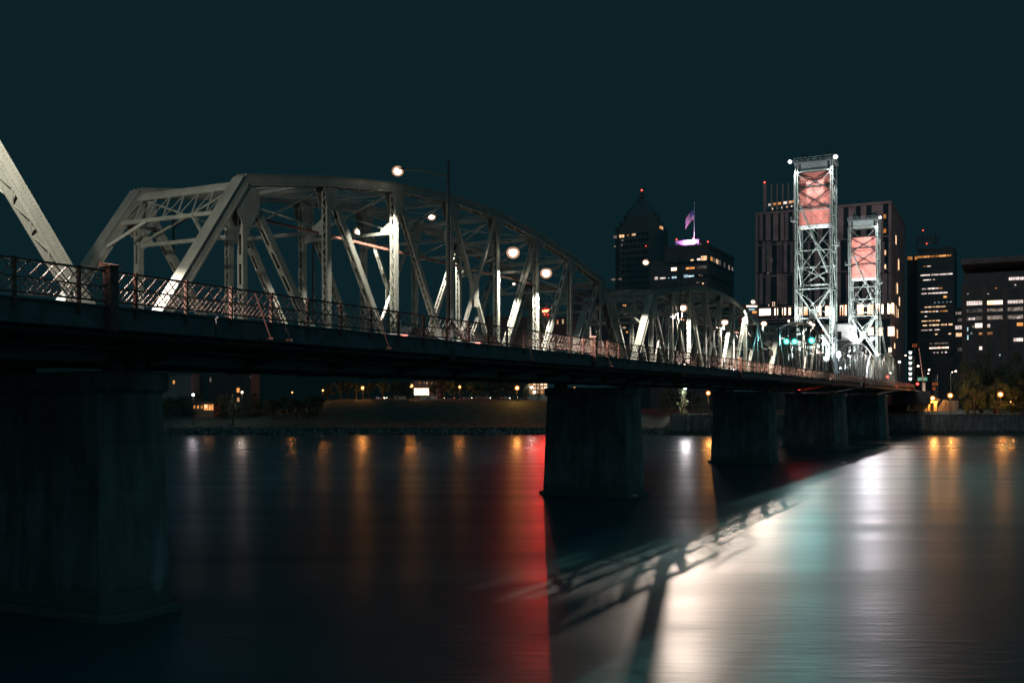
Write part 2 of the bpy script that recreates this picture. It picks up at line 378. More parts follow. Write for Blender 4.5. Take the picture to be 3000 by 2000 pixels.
    for (k, d) in ((1, 0), (8, 9)):                       # portal frames on the sloping end posts
        a = V3(k,1,0); b = V3(d,0,0); m = MB(); lc = MB(); dr = (b-a).normalized()
        p1 = a+dr*.5; p2 = a+dr*2.5; Y = Vector((0, TW, 0)); e = Vector((0,.3,0))
        m.beam(p1+e, p1+Y-e, .2, .22); m.beam(p2+e, p2+Y-e, .2, .22)
        for i in range(14):
            f0 = (i+.3)/14.6; f1 = (i+1.3)/14.6
            q0 = (p1 if i % 2 else p2)+Y*f0; q1 = (p2 if i % 2 else p1)+Y*f1; lc.beam(q0, q1, .09, .04)
        for sg, yy in ((1, .3), (-1, TW-.3)): m.beam(a+dr*4.4+Vector((0,yy,0)), p2+Vector((0, yy+sg*2.0, 0)), .14, .16)
        sdef('portal_frame', m.mesh('portal_frame', GREEN), [('lacing', lacing(lc))])
    # floor: beams with tapering brackets, stringers, deck
    for k in range(0, 10):
        x = k*PAN + (.5 if k == 0 else -.5 if k == 9 else 0); m = MB()
        m.beam((x, -.1, .95), (x, TW+.1, .95), .3, 1.5)
        for y0, y1 in ((-.1, -5.75), (TW+.1, TW+5.75)):
            z0, z1 = .2, 1.72
            m.hexa([(x-.1,y0,z0),(x+.1,y0,z0),(x+.1,y1,1.25),(x-.1,y1,1.25),(x-.1,y0,z1),(x+.1,y0,z1),(x+.1,y1,z1),(x-.1,y1,z1)] if y1 > y0 else
                   [(x-.1,y1,1.25),(x+.1,y1,1.25),(x+.1,y0,z0),(x-.1,y0,z0),(x-.1,y1,z1),(x+.1,y1,z1),(x+.1,y0,z1),(x-.1,y0,z1)])
        sdef('floor_beam', m.mesh('floor_beam', DARKST))
    for y in (-5.85, -3.4, -1.4, 1.6, 3.2, 4.9, 6.5, TW+1.4, TW+3.4, TW+5.85):
        m = MB(); out = y < -5 or y > TW+5
        m.box((-.6, y-.06, 1.35 if out else 1.15), (SPAN+.6, y+.06, 2.32 if out else 1.74))
        if out:
            m.box((-.6, y-.16, 2.24), (SPAN+.6, y+.16, 2.32)); m.box((-.6, y-.14, 1.35), (SPAN+.6, y+.14, 1.40))
        sdef('stringer', m.mesh('stringer', DARKST))
    m = MB(); m.box((-.62, -2.6, 1.76), (SPAN+.62, TW+2.6, 1.96)); sdef('road_deck', m.mesh('road_deck', ASPH))
    for y0, y1 in ((-5.78, -2.58), (TW+2.58, TW+5.78)):
        m = MB(); m.box((-.62, y0, 1.98), (SPAN+.62, y1, 2.24)); sdef('sidewalk', m.mesh('sidewalk', ASPH))
    m = MB(); m.box((PAN, .55, 9.0), (SPAN-PAN, .68, 9.16)); sdef('conduit', m.mesh('conduit', RUST))
    for y, z, r in ((-5.2, 1.22, .09), (-4.8, 1.2, .06), (-1.9, .9, .12)):
        m = MB(); m.tube((-.6, y, z), (SPAN+.6, y, z), r, r, 8); sdef('utility_pipe', m.mesh('utility_pipe', DARKST))
    for k in range(9):                                     # bottom laterals
        for a, b in ((0, TW), (TW, 0)):
            m = MB(); m.beam((k*PAN, a, .28), ((k+1)*PAN, b, .28), .16, .1); sdef('bottom_lateral', m.mesh('bottom_lateral', DARKST))
build_span()
TILT = -math.atan(GR)
def span(label, s0, length=SPAN, near=False):
    o = thing('truss_span', label, 'bridge span', B(s0, 6, ZBASE), YAW, TILT, 'through truss spans of the bridge')
    o.scale = (length/SPAN, 1, 1)
    for nm, me, subs in SPAN_DEFS:
        c = put(nm, me, o)
        for sn, sm in subs:
            if near and sm.name in PIECES:
                for pm, loc in PIECES[sm.name]: put('batten_plate', pm, c, loc)
            else: put(sn, sm, c, kind='stuff')
    return o
GAP = 1.3
span('riveted green truss span cut off by the left edge of the picture', -SPAN-GAP, near=True)
span('large brightly lit green truss span in the middle left, nearest one shown whole', 0, near=True)
span('second whole green truss span, ending near the dark lamp pole before the portal', SPAN+GAP)
span('small green truss span right in front of the first lift tower, behind the green signals', 2*(SPAN+GAP))
LS0 = 3*(SPAN+GAP)+3.2
lift = span('far lift span between the two lift towers, carrying the white machinery house', LS0, 77)
span('farthest truss span, beyond the second lift tower', LS0+77+8.5, 50)

# ------------------------------------------------------------------ river piers
def pier(label, s, ln, tk, t0, t1, top=11.95):
    o = thing('bridge_pier', label, 'bridge pier', B(s, (t0+t1)/2, -GR*s), YAW, group='concrete piers in the river')
    zt = top + GR*s; hw = (t1-t0)/2; m = MB()
    def ring(f, z, ex):                                    # plan with cut ends
        h = hw*f+ex; k = tk/2*f+ex; c = k*.35
        return [(-k,-h+c,z),(-k+c,-h,z),(k-c,-h,z),(k,-h+c,z),(k,h-c,z),(k-c,h,z),(-k+c,h,z),(-k,h-c,z)]
    def loft(mb, rings):
        vs = [p for r in rings for p in r]; n = 8; fs = []
        for j in range(len(rings)-1): fs += [(j*n+i, j*n+(i+1)%n, (j+1)*n+(i+1)%n, (j+1)*n+i) for i in range(n)]
        fs += [tuple(range(n-1,-1,-1)), tuple(range((len(rings)-1)*n, len(rings)*n))]; mb.add(vs, fs)
    for i in range(5):                                     # pour lifts with a fine joint between them
        z0 = -1 + i*(zt-1.2+1)/5; z1 = -1 + (i+1)*(zt-1.2+1)/5; q = MB()
        f0 = 1.10-.10*i/5; f1 = 1.10-.10*(i+1)/5
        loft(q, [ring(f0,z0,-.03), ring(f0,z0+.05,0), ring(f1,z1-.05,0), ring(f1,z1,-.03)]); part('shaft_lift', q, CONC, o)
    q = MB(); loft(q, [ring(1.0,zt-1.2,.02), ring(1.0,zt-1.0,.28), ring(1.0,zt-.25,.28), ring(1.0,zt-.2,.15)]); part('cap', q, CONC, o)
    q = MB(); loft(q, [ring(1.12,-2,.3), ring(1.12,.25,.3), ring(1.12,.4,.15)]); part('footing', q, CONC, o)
    for y in (-TW/2, TW/2):
        for x in ((-.65, .65) if ln else (0,)):
            q = MB(); q.box((x-.35, y-.4, zt-.22), (x+.35, y+.4, zt+.25)); part('bearing', q, DARKST, o)
    return o
pier('nearest dark concrete pier at the left edge, lamplight on its flank', -.65, 1, 4.0, 4.9, 15.3)
pier('dark concrete pier beside the red reflection in mid river', SPAN+.65, 1, 4.0, 4.9, 15.3)
pier('dark concrete pier between the white and orange reflections', 2*SPAN+1.95, 1, 4.0, 4.9, 15.3)
pier('broad dark pier under the first lift tower', LS0-4.2, 1, 10.0, 3.6, 16.6)
pier('far pier under the second lift tower', LS0+77+4.2, 1, 10.0, 3.6, 16.6)

# ------------------------------------------------------------------ railings
RZ0, RZ1 = 14.42, 15.66
RH = RZ1-RZ0
RUSTL = mat('lattice_lit_red_paint', (.30, .17, .13), .45, var=.3, scale=6, col2=(.42, .27, .21))  # paler than the rails: lamplight on the bars is put into the colour
def make_rail(label, t, s0, s1, detail):
    o = thing('bridge_railing', label, 'railing', B(s0, t, 14.2), YAW, TILT, 'railings along the bridge edges')
    L = s1-s0; z0 = RZ0-14.2; z1 = RZ1-14.2; zm = z0+RH*.47
    for z, h, nm in ((z1, .09, 'top_rail'), (zm, .06, 'middle_rail'), (z0, .08, 'bottom_rail')):
        m = MB(); m.box((0, -.045, z-h/2), (L, .045, z+h/2)); part(nm, m, RUST, o)
    pm = MB(); pm.box((-.045, -.08, -.35), (.045, .08, z1+.02)); pm.box((-.06, -.1, z1+.02), (.06, .1, z1+.07)); pme = pm.mesh('post', RUST)
    n = int(L/2.85)
    for i in range(n+1): put('post', pme, o, (i*2.85, 0, 0))
    a1 = MB(); a1.beam((0, .032, z0), (RH*1.0, .032, z1), .012, .06, side=(0,1,0)); a1m = a1.mesh('lattice_bar', RUSTL)
    a2 = MB(); a2.beam((0, -.032, z1), (RH*1.0, -.032, z0), .012, .06, side=(0,1,0)); a2m = a2.mesh('lattice_bar', RUSTL)
    h = zm-z0
    b1 = MB(); b1.beam((0, .05, z0), (h, .05, zm), .01, .042, side=(0,1,0)); b1m = b1.mesh('lattice_bar', RUSTL)
    b2 = MB(); b2.beam((0, -.05, zm), (h, -.05, z0), .01, .042, side=(0,1,0)); b2m = b2.mesh('lattice_bar', RUSTL)
    rest = MB(); cnt = 0; x = 0.0; st = .57; i = 0
    while x < L-RH:
        items = [(a1m, x), (a2m, x), (b1m, x+st/2), (b2m, x+st/2)]
        for me, xx in items:
            if detail and cnt < 296 : put('lattice_bar', me, o, (xx, 0, 0)); cnt += 1
            else: rest.add([(v.co.x+xx, v.co.y, v.co.z) for v in me.vertices], [tuple(p.vertices) for p in me.polygons])
        x += st; i += 1
    if rest.v: part('lattice_run', rest, RUSTL, o, kind='stuff')
    return o
S_A = -14.0
make_rail('red brown lattice railing along the near sidewalk', 0.0, S_A, LS0+77+8.5+50, True)
make_rail('far side lattice railing behind the trusses', 20.1, S_A-10, LS0+77+8.5+50, False)
# square red posts on the near railing
for px, lab in ((325, 'stout square red post in the near railing at the left'), (1741, 'stout square red post in the near railing at the pier by the red reflection'),
                (2169, 'stout square red post in the railing below the green signals'), (2533, 'small pale box post in the railing under the lift span')):
    s = s_of(px, -.1); o = thing('railing_pilaster', lab, 'post', B(s, -.1, 13.2), YAW, TILT, 'stout posts in the near railing')
    m = MB(); m.box((-.2, -.22, 0), (.2, .22, 2.62)); part('shaft', m, RUST, o)
    m = MB(); m.hexa([(-.33,-.33,2.62),(.33,-.33,2.62),(.33,.33,2.62),(-.33,.33,2.62),(-.30,-.30,2.70),(.30,-.30,2.70),(.30,.30,2.82),(-.30,.30,2.82)]); part('cap', m, RUST, o)
# slanting outrigger struts outside the railing
for i, px in enumerate((742, 800, 1098, 1530, 1765, 1862, 1945, 2060)):
    s = s_of(px, -.05); o = thing('railing_brace', ['first', 'second', 'third', 'fourth', 'fifth', 'sixth', 'seventh', 'eighth'][i]+' slanting strut from the left, propping the near railing outside', 'brace', B(s, -.12, 13.0), YAW, TILT, 'slanting struts outside the railing')
    m = MB(); m.beam((.0, -.05, 2.55), (.5, -.6, .35), .06, .06); part('strut', m, RUST, o)
    m = MB(); m.beam((.5, .1, .38), (.5, -.75, .38), .07, .09); part('foot', m, RUST, o)

# ------------------------------------------------------------------ lamps on the bridge
def street_lamp(label, s, t, arm, h, energy, col=WARM, lens=LENSW, zbase=13.6, rr=.36, brace=True, cone=84, smin=.2, blend=.25, aim=(0,2.2,-9)):
    """tapered pole with a long arm towards the road (arm > 0 points away from the near rail)"""
    o = thing('street_lamp', label, 'street lamp', B(s, t, zbase), YAW, group='street lamps on the bridge')
    m = MB(); m.tube((0,0,0), (0,0,h+.5), .15, .08, 10); m.tube((0,0,-.5), (0,0,.9), .26, .24, 10); m.box((-.33,-.33,-.6), (.33,.33,.1)); part('pole', m, LAMPST, o, True)
    m = MB(); q = [Vector((0, arm*f, h-.6+.9*math.sin(f*PI/2)*.9)) for f in (0, .25, .5, .75, .97)]
    for a, b in zip(q, q[1:]): m.tube(a, b, .055, .05, 6)
    part('arm', m, LAMPST, o)
    e = q[-1]; sg = 1 if arm > 0 else -1
    m = MB(); m.box((e.x-.16, e.y-.1, e.z+.02), (e.x+.16, e.y+sg*.1+.75*sg if sg > 0 else e.y+.1, e.z+.16)) if sg > 0 else m.box((e.x-.16, e.y-.85, e.z+.02), (e.x+.16, e.y+.1, e.z+.16))
    part('lamp_head', m, LAMPST, o)
    c = Vector((e.x, e.y+sg*.4, e.z-.02))
    globe(o, c, rr, lens, .85)
    if brace:
        m = MB(); q = [Vector((.1, 0, 2.0)), Vector((1.5, 0, 1.2)), Vector((2.9, 0, .55)), Vector((3.6, 0, .35))]
        for a, b in zip(q, q[1:]): m.beam(a, b, .14, .26, side=(0,1,0))
        part('base_brace', m, LAMPST, o)
    lamp('SPOT', c-Vector((0,0,rr*1.12+.12)), energy, col, smin, o, cone, c+Vector(aim), blend)
    return o
NPW = 24000
for px, lab in ((1314, 'tall dark street lamp with long arm, in front of the lit truss'), (1992, 'dark street lamp on the near railing at the second whole span'),
                (2281, 'small street lamp on the near railing, under the tall building'), (2434, 'distant street lamp on the railing in front of the first lift tower')):
    s = s_of(px, .35); street_lamp(lab, s, .35, 3.7, 12.1, NPW)
sL = s_of(-120, 1.0); zL_ = z_of(-120, 300, 1.0)-GR*sL
street_lamp('bare street lamp just outside the left edge of the picture', sL, .35, .3, zL_-13.6-.2, 11000, cone=120, aim=(10, 4.6, .6), brace=False, blend=.5)
def far_lamp(lab, px, py, tl, en=NPW, rr=.36):
    s = s_of(px, tl); z = z_of(px, py, tl) - GR*s
    street_lamp(lab, s, 19.9, -(19.9-tl), z-13.6+.05, en, rr=rr, brace=False, cone=84, aim=(0,-3.2,-9))
far_lamp('street lamp hanging over the road behind the tall dark pole', 1257, 643, 15.5)
far_lamp('street lamp glowing between the posts of the large lit span', 1043, 688, 15.5, rr=.36)
far_lamp('small street lamp beyond the far truss at the left', 599, 634, 17, NPW*.5, .17)
far_lamp('small street lamp low behind the end of the large span', 1498, 838, 17, NPW*.5, .17)
far_lamp('tiny street lamp at the start of the second whole span', 1848, 862, 17, NPW*.5, .15)
far_lamp('street lamp out of sight to the left on the far rail', -230, 260, 15.5, NPW*5, .2)
def truss_lamp(lab, px, py, rr, en, tl=5.6, cone=166):
    s = s_of(px, tl); z = z_of(px, py, tl) - GR*s
    o = thing('truss_lamp', lab, 'lamp', B(s, tl, z), YAW, group='lamps bracketed off the near truss')
    m = MB(); m.tube((0, 0, .42), (0, .2, 1.0), .045, .045, 6); m.tube((0, .2, 1.0), (0, 5.9-tl, 1.1), .045, .045, 6); m.tube((0, 5.78-tl, -1.2), (0, 5.78-tl, 1.2), .05, .05, 6); part('bracket', m, LAMPST, o)
    m = MB(); m.tube((0,0,.2), (0,0,.46), rr*.95, rr*.5, 12); part('lamp_head', m, LAMPST, o)
    globe(o, (0,0,0), rr, LENSW)
    lamp('SPOT', (0,0,-rr*1.12-.05), en, WARM, .10, o, cone, (0,0,-9))
TPW = 11000
truss_lamp('brightest lamp of the bridge, right of the large span middle', 1503, 740, .5, TPW*2, tl=4.5, cone=112)
truss_lamp('bright lamp above the two red signals', 1600, 800, .48, TPW*2, tl=4.5, cone=112)
truss_lamp('bright lamp near the first posts of the second whole span', 2001, 902, .5, TPW*3)
truss_lamp('warm lamp midway along the second whole span', 2124, 944, .48, TPW*2.8, cone=160)
truss_lamp('lamp at the end of the second whole span under lit windows', 2238, 948, .5, TPW*3, cone=164)
truss_lamp('lamp left of the first lift tower, above the green signals', 2382, 952, .46, TPW*.8)

# ------------------------------------------------------------------ lift towers
DGUIDE = mat('guide_unlit_steel', (.02, .024, .024), .6, var=.2)  # near-black puts the unlit look of these braces into the colour
def lift_tower(label, s, ztop, cw0, cw1, back, lamps):
    zb = 13.4+GR*s
    o = thing('lift_tower', label, 'lift tower', B(s, 10.05, 13.4), YAW, group='lift towers of the bridge')
    H = ztop-zb; hw = TW/2
    def leg(x0, x1, y, z0, z1, nm='leg', a=.62, b=.62):
        m, lc, rv = laced((x0, y, z0), (x1, y, z1), a, b, y, 'lace', .6)
        c = part(nm, m, TOWER, o); part('lacing', lc, TOWER, c, kind='stuff')
    XE, XW = -3.3, 3.3
    for y in (-hw, hw):
        leg(XE, XE+.5, y, 0, H); leg(XW, XW, y, 0, H)
        leg(XE+.3, XW-.6, y, H*.44, H*.02, 'inclined_leg', .45, .4)
        lv = [.04, .22, .43, .60, .76, .92]
        for i, f in enumerate(lv):
            m = MB(); m.beam((XE+.5*f, y, H*f), (XW, y, H*f), .25, .3); part('side_strut', m, TOWER, o)
        for f0, f1 in zip(lv, lv[1:]):
            for a, b in ((f0, f1), (f1, f0)):
                m = MB(); m.beam((XE+.5*a, y+(.06 if a < b else -.06), H*a), (XW, y+(.06 if a < b else -.06), H*b), .14, .16); part('side_brace', m, TOWER, o)
    lv = [.30, .43, .60, .78, .95]                         # east face: struts and thin crossed rods
    for i, f in enumerate(lv):
        m = MB(); m.beam((XE+.5*f-.2, -hw, H*f), (XE+.5*f-.2, hw, H*f), .16, .2); part('face_strut', m, TOWER, o)
    for f0, f1 in zip(lv, lv[1:]):
        for sg in (-1, 1):
            m = MB(); m.beam((XE+.5*f0-.3-.04*sg, -hw*sg, H*f0), (XE+.5*f1-.3-.04*sg, hw*sg, H*f1), .075, .075); part('face_brace', m, TOWER, o)
        c = (f0+f1)/2; m = MB(); m.beam((XE+.5*c-.37, -.2, H*c), (XE+.5*c-.37, .2, H*c), .03, .4); part('crossing_plate', m, TOWER, o)
    for sg in (-1, 1):                                      # lower K frame with a knot plate
        m = MB(); m.beam((XE-.1, hw*sg, H*.43), (XE-.3, .3*sg, H*.325), .28, .34); part('knee_brace', m, TOWER, o)
        m = MB(); m.beam((XE-.1, hw*sg, H*.20), (XE-.3, .3*sg, H*.315), .28, .34); part('knee_brace', m, TOWER, o)
    m = MB(); m.box((XE-.55, -.9, H*.30), (XE-.45, .9, H*.34)); part('knot_plate', m, TOWER, o)
    lv = [.20, .46, .54, .74, .92]                         # heavier west face
    for f in lv:
        m = MB(); m.beam((XW-.35, -hw, H*f), (XW-.35, hw, H*f), .3, .42); part('back_strut', m, TOWER, o)
    for f0, f1 in zip(lv, lv[1:]):
        for sg in (-1, 1):
            m = MB(); m.beam((XW-.5-.05*sg, -hw*sg, H*f0), (XW-.5-.05*sg, hw*sg, H*f1), .22, .26); part('back_brace', m, TOWER, o)
    # dark guide frame crossing in front of the counterweight
    c0, c1 = cw0-zb, cw1-zb
    for f in (.26, .66):
        m = MB(); m.beam((-1.48, -hw+.4, c0+(c1-c0)*(1-f)), (-1.48, hw-.4, c0+(c1-c0)*(1-f)), .1, .34); part('guide_strut', m, DGUIDE, o)
    for (fa, fb) in ((.98, .66), (.66, .28)):
        for sg in (-1, 1):
            m = MB(); m.beam((-1.5-.03*sg, -sg*(hw-.4), c0+(c1-c0)*fa), (-1.5-.03*sg, sg*(hw-.4), c0+(c1-c0)*fb), .1, .26); part('guide_brace', m, DGUIDE, o)
    # counterweight: cast blocks with a pale sill
    m = MB(); m.box((-1.35, -hw+.38, c0), (1.35, hw-.38, c1)); cw = part('counterweight', m, CWRED, o); cw['label'] = 'huge red concrete counterweight'
    m = MB(); m.box((-1.42, -hw+.34, c0-.5), (1.42, hw-.34, c0-.002)); part('sill', m, WHITE, cw)
    for i in range(5):
        m = MB(); z = c0+(c1-c0)*(i+1)/6; m.box((-1.38, -hw+.38, z-.03), (-1.352, hw-.38, z+.03)); part('joint', m, CWRED, cw)
    for y in (-hw+1.2, hw-1.2):                              # hoist ropes and sheaves
        for k in range(4):
            m = MB(); m.tube((2.4+.0*k, y-.45+k*.3, .5), (2.4, y-.45+k*.3, H-.4), .035, n=5); part('rope', m, LAMPST, o)
            m = MB(); m.tube((-.4, y-.45+k*.3, c1), (-.4, y-.45+k*.3, H-.4), .035, n=5); part('rope', m, LAMPST, o)
        m = MB(); m.tube((1.0, y-.6, H+1.0), (1.0, y+.6, H+1.0), 1.5, 1.5, 24); sh = part('sheave', m, DARKST, o)
        m = MB(); m.tube((1.0, y-.8, H+1.0), (1.0, y+.8, H+1.0), .35, .35, 10); part('hub', m, TOWER, sh)
    m = MB(); m.box((XE-.2, -hw-.6, H-.5), (XW+.6, hw+.6, H-.2)); part('top_platform', m, DARKST, o)
    m = MB()
    for (a, b) in (((XE-.2,-hw-.6), (XW+.6,-hw-.6)), ((XW+.6,-hw-.6), (XW+.6,hw+.6)), ((XW+.6,hw+.6), (XE-.2,hw+.6)), ((XE-.2,hw+.6), (XE-.2,-hw-.6))):
        for z in (.3, .85): m.beam((*a, H-.2+z), (*b, H-.2+z), .06, .06)
        for i in range(6):
            f = i/6; m.box((a[0]+(b[0]-a[0])*f-.03, a[1]+(b[1]-a[1])*f-.03, H-.2), (a[0]+(b[0]-a[0])*f+.03, a[1]+(b[1]-a[1])*f+.03, H+.65))
    part('platform_railing', m, TOWER, o)
    m = MB(); m.box((XE+.4, -hw+1.0, H-2.4), (XW-.6, hw-1.0, H-.52)); part('machinery_cabinet', m, mat('cabinet_grey', (.25,.28,.26), .6), o)
    for sg in (-1, 1):                                       # ladder, landing
        m = MB(); y = sg*(hw+.75)
        z0, z1 = (H*.74, H*.96) if sg > 0 else (H*.62, H*.80)
        for x in (-1.9, -1.3): m.beam((x, y, z0), (x, y, z1), .07, .07)
        z = z0
        while z < z1: m.beam((-1.9, y, z), (-1.3, y, z), .04, .04); z += .4
        part('ladder', m, TOWER, o)
        m = MB(); m.box((-2.6, min(y-.6*sg, y+.7*sg), z0-.15), (-.6, max(y-.6*sg, y+.7*sg), z0)); 
        for zz in (.5, 1.0): m.beam((-2.6, y+.7*sg, z0+zz), (-.6, y+.7*sg, z0+zz), .06, .06)
        for xx in (-2.6, -1.6, -.6): m.beam((xx, y+.7*sg, z0), (xx, y+.7*sg, z0+1.0), .06, .06)
        part('landing', m, TOWER, o)
    m = MB(); a = Vector((-2.4, hw-.8, H*.80)); b = Vector((-2.4, -hw+1.0, H*.50))   # stair flights zigzagging
    n = 26
    for x in (-2.75, -2.05):
        m.beam(a+Vector((x+2.4,0,0)), b+Vector((x+2.4,0,0)), .06, .25); m.beam(a+Vector((x+2.4,0,1.0)), b+Vector((x+2.4,0,1.0)), .05, .05)
    for i in range(n): p = a+(b-a)*(i/n); m.box((p.x-.35, p.y-.14, p.z-.02), (p.x+.35, p.y+.14, p.z+.02))
    part('stair', m, TOWER, o)
    m = MB(); a = Vector((-2.4, -hw+.8, H*.43)); b = Vector((-2.4, hw-1.2, H*.22))
    for x in (-2.75, -2.05):
        m.beam(a+Vector((x+2.4,0,0)), b+Vector((x+2.4,0,0)), .06, .25); m.beam(a+Vector((x+2.4,0,1.0)), b+Vector((x+2.4,0,1.0)), .05, .05)
    for i in range(n): p = a+(b-a)*(i/n); m.box((p.x-.35, p.y-.14, p.z-.02), (p.x+.35, p.y+.14, p.z+.02))
    part('stair', m, TOWER, o)
    if back:
        for y in (-hw, hw):
            leg(XW, XW+34*back, y, H*.46, -.5, 'backstay', .5, .5)
    # floodlights under the top corners
    for sg, k in lamps:
        m = MB(); m.beam((XE-.2, sg*(hw+.3), H-.3), (XE-1.3, sg*(hw+1.2), H-.1), .12, .12); fx = part('flood_bracket', m, DARKST, o)
        m = MB(); m.box((XE-1.7, sg*(hw+1.2)-.3, H-.0), (XE-1.1, sg*(hw+1.2)+.3, H+.25)); part('flood_head', m, DARKST, fx)
        globe(o, (XE-1.4, sg*(hw+1.2), H-.3), .6*k, LENSC, .9, 'flood_lens')
        lamp('SPOT', (XE-1.4, sg*(hw+1.2), H-1.1), 9000*k, COOL, .2, o, 120, (XE-.3, sg*hw*.7, H*.3))
    return o
T1 = LS0-4.0; T2 = LS0+77+4.2
lift_tower('nearer and taller looking lift tower with red counterweight', T1, 68.8, 53.6, 66.2, 0, ((-1, 1.0), (1, .85)))
lift_tower('farther lift tower with red counterweight and slanting backstays', T2, 69.0, 50.6, 63.5, 1, ((-1, .8),))
# floodlights at the tower feet
def flood(label, s, t, z, aim, en, rr=.4, lens=LENSC, col=COOL, cone=100):
    o = thing('floodlight', label, 'floodlight', B(s, t, z), 0, group='floodlights of the lift towers')
    m = MB(); m.tube((0,0,-1.6), (0,0,-.3), .07, .07, 6); m.box((-.3,-.3,-1.7), (.3,.3,-1.6)); part('stand', m, LAMPST, o)
    m = MB(); m.tube((0,.02,-.3), (0,.3,.1), .2, rr*.9, 12); part('housing', m, LAMPST, o)
    globe(o, (0,0,.1), rr, lens)
    p = o.location; a = Vector(aim)-p
    lamp('SPOT', a.normalized()*(rr*1.15+.3)+Vector((0,0,.1)), en, col, .25, o, cone, a)
    return o
flood('floodlight low in front of the first tower on the near side', T1-16, 2.0, 17.2, B(T1, 9, 46), 80000, .22)
flood('floodlight low in front of the first tower on the far side', T1-16, 17.5, 17.2, B(T1, 11, 54), 80000, .22)
flood('dazzling white floodlight at the foot of the second tower', s_of(2555, 4.5), 4.5, z_of(2555, 993, 4.5)-GR*s_of(2555,4.5), B(T2, 9, 45), 70000, .75)
flood('floodlight on the far side at the foot of the second tower', T2-15, 17.0, 17.5, B(T2, 11, 54), 80000, .2)
flood('small bluish white lamp on the lift span railing', s_of(2486, 2), 2.0, z_of(2486, 1043, 2)-GR*s_of(2486,2), B(LS0+30, 8, 12), 2500, .3, emissive('blue_white_lens', (.75,.8,1), 30), (.75,.82,1), 140)
fp = B(s_of(2555, 4.5), 4.5, z_of(2555, 993, 4.5)-GR*s_of(2555,4.5)); lamp('POINT', (-1.0,-1.0,.1), 22000, (.95,.9,1), .3, bpy.data.objects['floodlight.002'])
# white machinery house on the lift span
o = thing('machinery_house', 'white machinery house on the lift span between the towers', 'cabin', B(LS0+34, 10.05, 26.0), YAW)
m = MB(); m.box((-7,-3.2,0), (7,3.2,4.2)); part('wall', m, WHITE, o)
m = MB(); m.box((-7.5,-3.7,4.2), (7.5,3.7,4.5)); part('roof', m, mat('house_roof', (.4,.42,.42), .6), o)
for x in (-5, -1.7, 1.7, 5):
    m = MB(); m.box((x-.7,-3.23,1.6), (x+.7,-3.202,3.2)); wn = part('window', m, GLASS, o)
    m = MB(); m.box((x-.8,-3.26,3.2), (x+.8,-3.2,3.3)); part('frame', m, WHITE, wn)
m = MB(); m.box((-7.03,-1.2,.3), (-7.002,.0,2.5)); part('door', m, GLASS, o)
m = MB()
for y in (-3.6, 3.6):
    for z in (.5, 1.0): m.beam((-8.5,y,z), (8.5,y,z), .06, .06)
    for i in range(8): m.box((-8.5+i*2.4, y-.03, 0), (-8.44+i*2.4, y+.03, 1.0))
m.box((-8.6,-3.7,-.25), (8.6,3.7,-.02)); part('gallery', m, TOWER, o)
lamp('SPOT', (-8.2,-6.5,-1.5), 4500, COOL, .2, o, 120, (0,-3,2)); 
flood('white work light below the machinery house', s_of(2514, 5), 5.0, z_of(2514, 1005, 5)-GR*s_of(2514,5), B(LS0+34, 8, 29), 9000, .42)
def small_lamp(label, px, py, t, rr, lens, en, col, group='small lamps on the far end of the bridge', drop=None):
    s = s_of(px, t); z = z_of(px, py, t)-GR*s
    drop = drop or max(1.0, z-14.0)
    o = thing('deck_lamp', label, 'lamp', B(s, t, z), YAW, group=group)
    m = MB(); m.tube((0,.0,-drop), (0,0,-rr), .07, .06, 6); part('post', m, LAMPST, o)
    m = MB(); m.tube((0,0,rr*.7), (0,0,rr*1.1), rr*.9, rr*.4, 10); part('hood', m, LAMPST, o)
    globe(o, (0,0,0), rr, lens)
    if en: lamp('POINT', (0,-rr*1.2-.25,-.1), en, col, .2, o)
small_lamp('warm lamp right of the dazzling floodlight', 2572, 1039, 4, .42, LENSW, 4000, WARM)
small_lamp('warm lamp near the farthest truss span', 2635, 1060, 2, .48, LENSW, 4500, WARM)
small_lamp('faint warm lamp among the farthest posts', 2597, 1067, 8, .28, LENSW, 900, WARM)
small_lamp('faint warm lamp low at the farthest railing', 2609, 1092, 3, .26, LENSW, 700, WARM)
small_lamp('lamp at the roof edge of the portal by the first tower', 2383, 924, 14, .3, LENSW, 1200, WARM)
small_lamp('small lamp above the left green signal', 2311, 940, 14, .24, LENSW, 900, WARM)

# ------------------------------------------------------------------ signals and signs on the bridge
def signal(label, px, py, t, lit, lens, en, col, rr=.24):
    s = s_of(px, t); z = z_of(px, py, t)-GR*s
    o = thing('traffic_signal', label, 'traffic signal', B(s, t, z), YAW, group='hanging traffic signals')
    k = {'red': 0, 'green': -.75}[lit]; m = MB(); m.box((.02, -.24, -.36-.75+(-k if lit == 'green' else 0)), (.3, .24, .36-k*0+(0 if lit == 'red' else 1.15)+0)); part('housing', m, LAMPST, o)
    for i in range(3):
        zz = (0-.5*i) if lit == 'red' else (1.0-.5*i); on = (lit == 'red' and i == 0) or (lit == 'green' and i == 2)
        q = MB(); q.ball((-.04, 0, zz), .14, 1, 12, 8); globe(o, (-.04, 0, zz), rr*1.3, lens, 1) if on else part('lens', q, LOFF, o, True)
        v = MB(); v.tube((-.02,0,zz+.0), (-.02+.03,0,zz), .2, .2, 12); part('visor', v, LAMPST, o)
    m = MB(); top = 1.5 if lit == 'green' else .36; m.tube((.15,0,top), (.15,0,top+1.2), .04, .04, 6); part('hanger', m, LAMPST, o)
    m = MB(); m.beam((.15, -1.5, top+1.2), (.15, 1.5, top+1.2), .12, .12); part('mast_arm', m, LAMPST, o)
    lamp('SPOT', (-1.0, 0, k*0), en, col, .25, o, 110, (-10, -6, -3.4))
signal('green signal, leftmost of the three', 2304, 1000, 4.6, 'green', LCYAN, 1000, (.35, 1, 1), .42)
